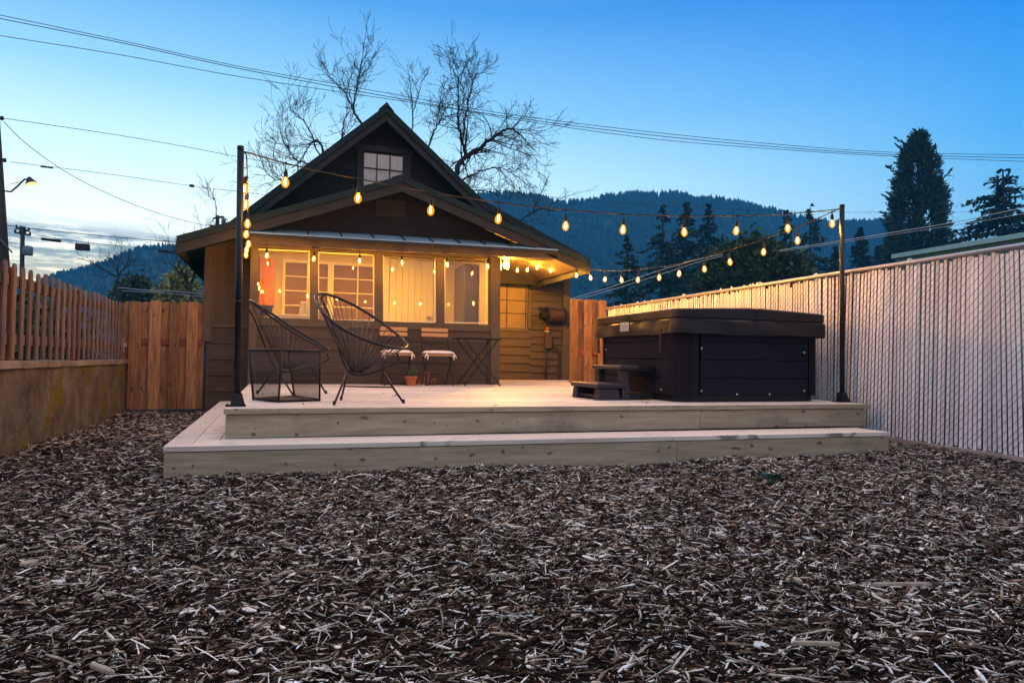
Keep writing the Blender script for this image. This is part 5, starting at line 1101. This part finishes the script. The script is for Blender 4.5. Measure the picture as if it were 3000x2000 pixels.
# ---------------------------------------------------------------- poles, lamp, wires
def utility_poles():
    D = 17; b = far(26, 1075, D); b.z = 0; tp = far(-62, -260, D); t = thing('utility_pole', 'leaning weathered utility pole at the left edge of the picture', 'pole', tuple(b)); ln = lambda v: b.lerp(tp, (far(0, v, D).z - b.z) / (tp.z - b.z))
    m = MB(); m.tube([b, tp], [.20, .14], 12); m.build('shaft', 'pole', t)
    for v, nm in ((347, 'insulator'), (470, 'insulator')): p = ln(v); m = MB(); m.bar(p, p + _R * .26, .05, .05); m.lathe(p + _R * .26 + Vector((0, 0, -.05)), [(.03, 0), (.045, .03), (.03, .05), (.045, .08), (.02, .1)], 8); m.build(nm, 'black', t)
    p = ln(700); m = MB(); m.box(p.x - .33, p.x - .20, p.y - .3, p.y - .18, 0, p.z); m.tube([p + Vector((-.3, -.25, 0)), p + Vector((.1, -.22, -.05)), p + Vector((.35, -.2, -.35))], .02, 6); m.build('riser_conduit', 'greybox', t)
    p = ln(556); a = far(32, 562, D); q = [a, far(52, 545, D), far(70, 527, D), far(76, 526, D), far(82, 531, D)]; t2 = thing('street_lamp', 'lit street lamp on a bent arm fixed to the leaning utility pole', 'street lamp', tuple(a))
    m = MB(); m.tube(catmull(q, 5), .022, 8); m.tube([p, a], .02, 6); m.tube([far(30, 540, D), far(60, 533, D)], .008, 5); m.build('arm', 'black', t2)
    c = far(92, 541, D); ax = (far(104, 549, D) - far(80, 531, D)).normalized(); dn = Vector((ax.x * .45 - .0, ax.y * .45, -.9)).normalized()
    m = MB(); m.lathe(c + Vector((0, 0, .02)), [(.13, 0), (.125, .03), (.075, .10), (.05, .16), (.03, .18)], 14, -dn); m.build('lamp_shade', 'black', t2)
    m = MB(); m.lathe(c + Vector((0, 0, .025)), [(.115, 0), (.10, .03), (.06, .055), (.01, .065)], 14, dn); m.build('bulb', 'lampglow', t2)
    D = 42; b = far(60, 1066, D); b.z = 0; tp = far(66.5, 664, D); t = thing('utility_pole', 'distant utility pole with crossarms and a grey transformer drum near the left edge', 'pole', tuple(b))
    m = MB(); m.tube([b, tp], [.16, .12], 8); m.build('shaft', 'bark', t)
    for v, h in ((672, 18), (684, 22)): a, c = far(66 - h, v - 3, D), far(66 + h, v + 5, D); m = MB(); m.bar(a, c, .10, .12); [m.lathe(a.lerp(c, k / 3), [(.05, 0), (.07, .1), (.03, .22)], 6) for k in range(4)]; m.build('crossarm', 'bark', t)
    c = far(81, 748, D); m = MB(); m.lathe(c, [(.26, 0), (.28, .05), (.28, .5), (.2, .56), (.05, .6)], 12); m.bar(c + Vector((-.3, 0, .3)), c + Vector((0, 0, .3)), .1, .1); m.build('transformer', 'greybox', t)
    D = 34; b = far(637, 1066, D); b.z = 0; tp = far(637.5, 631, D); t = thing('utility_pole', 'far utility pole top with a round transformer showing over the left eave of the house', 'pole', tuple(b))
    m = MB(); m.tube([b, tp], [.14, .085], 8); m.build('shaft', 'bark', t); m = MB(); m.bar(far(625, 640, D), far(655, 635, D), .07, .09); m.build('crossarm', 'bark', t)
    c = far(655, 655, D); m = MB(); m.lathe(c, [(.10, 0), (.11, .02), (.11, .22), (.07, .27), (.02, .28)], 10); m.tube(catmull([far(648, 634, D), far(660, 637, D), far(666, 645, D), far(668, 655, D)], 5), .015, 5); m.build('transformer', 'greybox', t)
utility_poles()
def wire(label, pts, D0, D1, r, extra=None, mt='cable'):
    n = len(pts); P_ = [far(u * 1.27551, v * 1.27551, D0 + (D1 - D0) * i / (n - 1)) for i, (u, v) in enumerate(pts)]
    m = MB(); m.tube(catmull(P_, 6), r, 5, cap=False)
    if extra:
        for (u, v, D, L, h) in extra: a = far(u - L / 2, v, D); b_ = far(u + L / 2, v + L * .12, D); m.bar(a, b_, h / F * D, h / F * D)
    o = m.build('power_line', mt, recalc=False); tag(o, label, 'power line', 'overhead wires across the yard sky')
wire('topmost overhead wire crossing the whole sky from the upper left corner', [(-420, -56), (-200, -8), (-60, 22), (0, 35), (280, 94), (560, 155), (890, 214), (1170, 263), (1500, 304), (1800, 333), (2050, 350), (2352, 356), (2420, 357)], 19, 30, .011)
wire('overhead wire running close beneath the topmost one across the sky', [(-420, -47), (-200, 1), (-60, 31), (0, 43), (280, 99), (560, 160), (890, 222), (1170, 269), (1500, 311), (1800, 339), (2050, 355), (2352, 363), (2420, 364)], 19, 30, .013)
wire('third overhead wire down, sloping from the left edge across the whole sky', [(-420, -8), (-200, 40), (-60, 70), (0, 82), (280, 127), (560, 178), (1000, 244), (1170, 273), (1500, 319), (1800, 344), (2050, 359), (2352, 371), (2420, 373)], 19, 30, .011)
wire('wire from the upper bracket of the leaning pole running behind the left light pole', [(8, 272), (140, 291), (280, 312), (420, 336), (545, 360), (640, 376), (820, 400), (1100, 432)], 17, 24, .008)
wire('wire from the lower bracket of the leaning pole with small dark splices', [(22, 372), (140, 386), (280, 404), (440, 427), (545, 440), (640, 452)], 17, 23, .007, [(128, 487.5, 17.4, 16, 5), (147, 490, 17.5, 14, 5), (562, 544, 21.6, 12, 7)])
wire('drooping wire from the leaning pole down to the transformer over the house eave', [(9, 280), (60, 330), (140, 388), (220, 432), (300, 467), (380, 495), (450, 513), (477, 517), (487, 508), (492, 502)], 17, 34, .010)
wire('thin dark cable crossing low over the picket fence in front of the clouds', [(-40, 512), (0, 516), (90, 527), (200, 538), (300, 548), (414, 556), (480, 562)], 24, 30, .014)
wire('lower cable with hanging splice cases above the picket fence', [(88, 540), (140, 549), (190, 556), (260, 563), (340, 570), (414, 576)], 26, 30, .010, [(150, 700, 26.6, 54, 8), (488, 735, 29, 46, 7)])
c = far(242, 723, 27); m = MB(); s_ = 27 / F; m.box(c.x - 17 * s_, c.x + 17 * s_, c.y - .15, c.y + .15, c.z - 10 * s_, c.z + 8 * s_)
for dx in (-15, 15): m.bar((c.x + dx * s_, c.y, c.z + 8 * s_), (c.x + dx * s_, c.y, c.z + 19 * s_), .02, .02)
tag(m.build('cable_box', 'bark', bevel=.02), 'dark box hanging from the cable above the picket fence', 'cable box')
wire('pale upper cable sagging low in front of the hill beyond the gate', [(270, 660), (330, 666), (400, 669), (480, 677)], 20, 24, .016, None, 'galv')
wire('pale lower cable sagging low in front of the hill beyond the gate', [(280, 668), (340, 671), (400, 675), (480, 683)], 20, 24, .012, None, 'galv')
wire('far thin wire above the hill ridge right of the house', [(1060, 425), (1200, 445), (1400, 464), (1600, 477), (1800, 485), (2050, 488), (2230, 487)], 30, 38, .009)
wire('pale cable rising from the cedar fence past the firs, lower of its pair', [(1300, 695), (1400, 667), (1500, 636), (1600, 603), (1660, 588)], 24, 28, .014, None, 'galv')
wire('pale cable rising from the cedar fence past the firs, upper of its pair', [(1300, 690), (1400, 660), (1500, 626), (1600, 597), (1660, 584)], 24, 28, .014, None, 'galv')
wire('pale cable climbing to the right above the slatted fence, upper of its pair', [(1790, 575), (1900, 558), (2050, 534), (2200, 509), (2300, 488), (2420, 462)], 24, 30, .016, None, 'galv')
wire('pale cable climbing to the right above the slatted fence, lower of its pair', [(1790, 578), (1900, 562), (2050, 539), (2200, 516), (2300, 500), (2420, 478)], 24, 30, .012, None, 'galv')

# ---------------------------------------------------------------- neighbour building
def neighbour():
    x = 10.; a, b = onx(2611, 760, x), onx(3000, 700, x); z0 = onx(2800, 714, x).z; y1 = onx(2611, 745, x).y
    zt_ = onx(2611, 745, x).z; ze = onx(2611, 757, x).z
    t = thing('neighbour_house', 'low teal sided neighbouring building with a pale flat roof edge beyond the slatted fence', 'building', (x + 2, 4, 0))
    m = MB(); m.box(x + .05, x + 5, -4, y1 - .05, 0, ze - .01); m.build('wall', 'teal', t); m = MB(); m.box(x, x + 5.2, -4.2, y1, ze - .004, zt_); m.build('roof', 'tealroof', t)
neighbour()

# ---------------------------------------------------------------- hills and air
def hill(name, sky_, D, spread, label, seed):
    R0 = random.Random(seed); cols = []; us = []; u = sky_[0][0]
    while u <= sky_[-1][0]: us.append(u); u += 9
    def vat(u):
        for (a, va), (b, vb) in zip(sky_, sky_[1:]):
            if u <= b: s_ = (u - a) / (b - a); s_ = s_ * s_ * (3 - 2 * s_) * .5 + s_ * .5; return va + (vb - va) * s_
        return sky_[-1][1]
    rows = 16; vs = []; n = len(us)
    for j in range(rows + 3):
        for i, u in enumerate(us):
            rp = far(u, vat(u), D); dirh = Vector((rp.x, rp.y, 0)).normalized(); z = rp.z
            if j <= rows:
                s_ = j / rows; dist = -spread * (1 - s_); zz = z * (s_ ** 1.15) + (3.5 * sin(i * .23 + j * .8) + 2.5 * sin(i * .51 - j * .5)) * (s_ * (1 - s_) * 2) * z / 40
            else: dist = spread * .35 * (j - rows); zz = z * (1 - .35 * (j - rows))
            vs.append(Vector((rp.x, rp.y, max(-.05, zz))) + dirh * dist)
    m = MB(); m.raw(vs, [(j * n + i, j * n + i + 1, (j + 1) * n + i + 1, (j + 1) * n + i) for j in range(rows + 2) for i in range(n - 1)], True); o = m.build(name, 'hillm', recalc=False); tag(o, label, 'hill', kind='structure')
    return vs, n, rows, R0
def forest(name, hv, count, h0, h1, label):
    vs, n, rows, R0 = hv; m = MB()
    for k in range(count):
        if k < count * .22: j = rows - R0.random() * .5; 
        else: j = R0.random() ** .7 * rows
        i = R0.uniform(0, n - 1.01); a, b = int(i), int(min(j, rows - 1)); fi, fj = i - a, j - b
        p = vs[b * n + a].lerp(vs[b * n + a + 1], fi).lerp(vs[(b + 1) * n + a].lerp(vs[(b + 1) * n + a + 1], fi), fj); h = R0.uniform(h0, h1); r = h * R0.uniform(.22, .36); c = []
        for z, rr in ((.08, 1.), (.5, .62)):
            ph = R0.uniform(0, 6); c.append([p + Vector((r * rr * cos(ph + q * pi * 2 / 5), r * rr * sin(ph + q * pi * 2 / 5), h * z + R0.uniform(-.05, .05) * h)) for q in range(5)])
        t1 = p + Vector((0, 0, h * .72)); t2 = p + Vector((R0.gauss(0, r * .1), 0, h)); V = c[0] + [t1] + c[1] + [t2]
        m.raw(V, [(q, (q + 1) % 5, 5) for q in range(5)] + [(6 + q, 6 + (q + 1) % 5, 11) for q in range(5)])
    o = m.build(name, 'forest', recalc=False); tag(o, label, 'forest', kind='stuff')
hv = hill('hill', [(1180, 640), (1300, 600), (1440, 583), (1500, 582), (1570, 590), (1640, 607), (1710, 605), (1780, 590), (1860, 580), (1950, 579), (2040, 592), (2150, 604), (2250, 627), (2350, 652), (2440, 667), (2560, 664), (2620, 657), (2680, 680), (2760, 725), (2860, 780), (3050, 900)], 420, 190, 'long forested hill behind the firs on the right', 1)
forest('distant_forest', hv, 8500, 3.2, 6.5, 'dark conifer forest covering the long hill on the right')
hv2 = hill('hill', [(-120, 930), (60, 850), (110, 826), (167, 808), (238, 792), (298, 774), (345, 755), (372, 744), (417, 730), (462, 724), (506, 727), (560, 738), (640, 765), (760, 850), (900, 960)], 330, 160, 'rounded blue hill beyond the gate on the left', 2)
forest('distant_wood', hv2, 3200, 1.4, 3.0, 'far scrubby wood covering the rounded hill on the left')
def haze():
    m = MB(); m.box(-655, 655, -75, 655, -1.1, 125); o = m.build('haze', 'soil'); ma = bpy.data.materials.new('evening_air'); ma.use_nodes = True; g = NT(ma.node_tree); g.n.remove(g.n['Principled BSDF'])
    v = g.add('VolumePrincipled'); v.inputs['Color'].default_value = (.05, .50, 1.0, 1); v.inputs['Density'].default_value = HAZE; v.inputs['Anisotropy'].default_value = 0
    g.l.new(v.outputs[0], g.n['Material Output'].inputs['Volume']); o.data.materials.clear(); o.data.materials.append(ma); tag(o, 'blue evening haze over the yard and hills', 'haze', kind='stuff')
HAZE = .0010
haze()

# ---------------------------------------------------------------- render settings
vs_ = sc.view_settings; vs_.view_transform = 'Standard'; vs_.look = 'None'; vs_.exposure = 0; vs_.gamma = 1
cy = sc.cycles; cy.use_denoising = True; cy.max_bounces = 8; cy.diffuse_bounces = 3; cy.glossy_bounces = 3; cy.transparent_max_bounces = 12; cy.volume_bounces = 0; cy.sample_clamp_indirect = 4; cy.use_light_tree = True
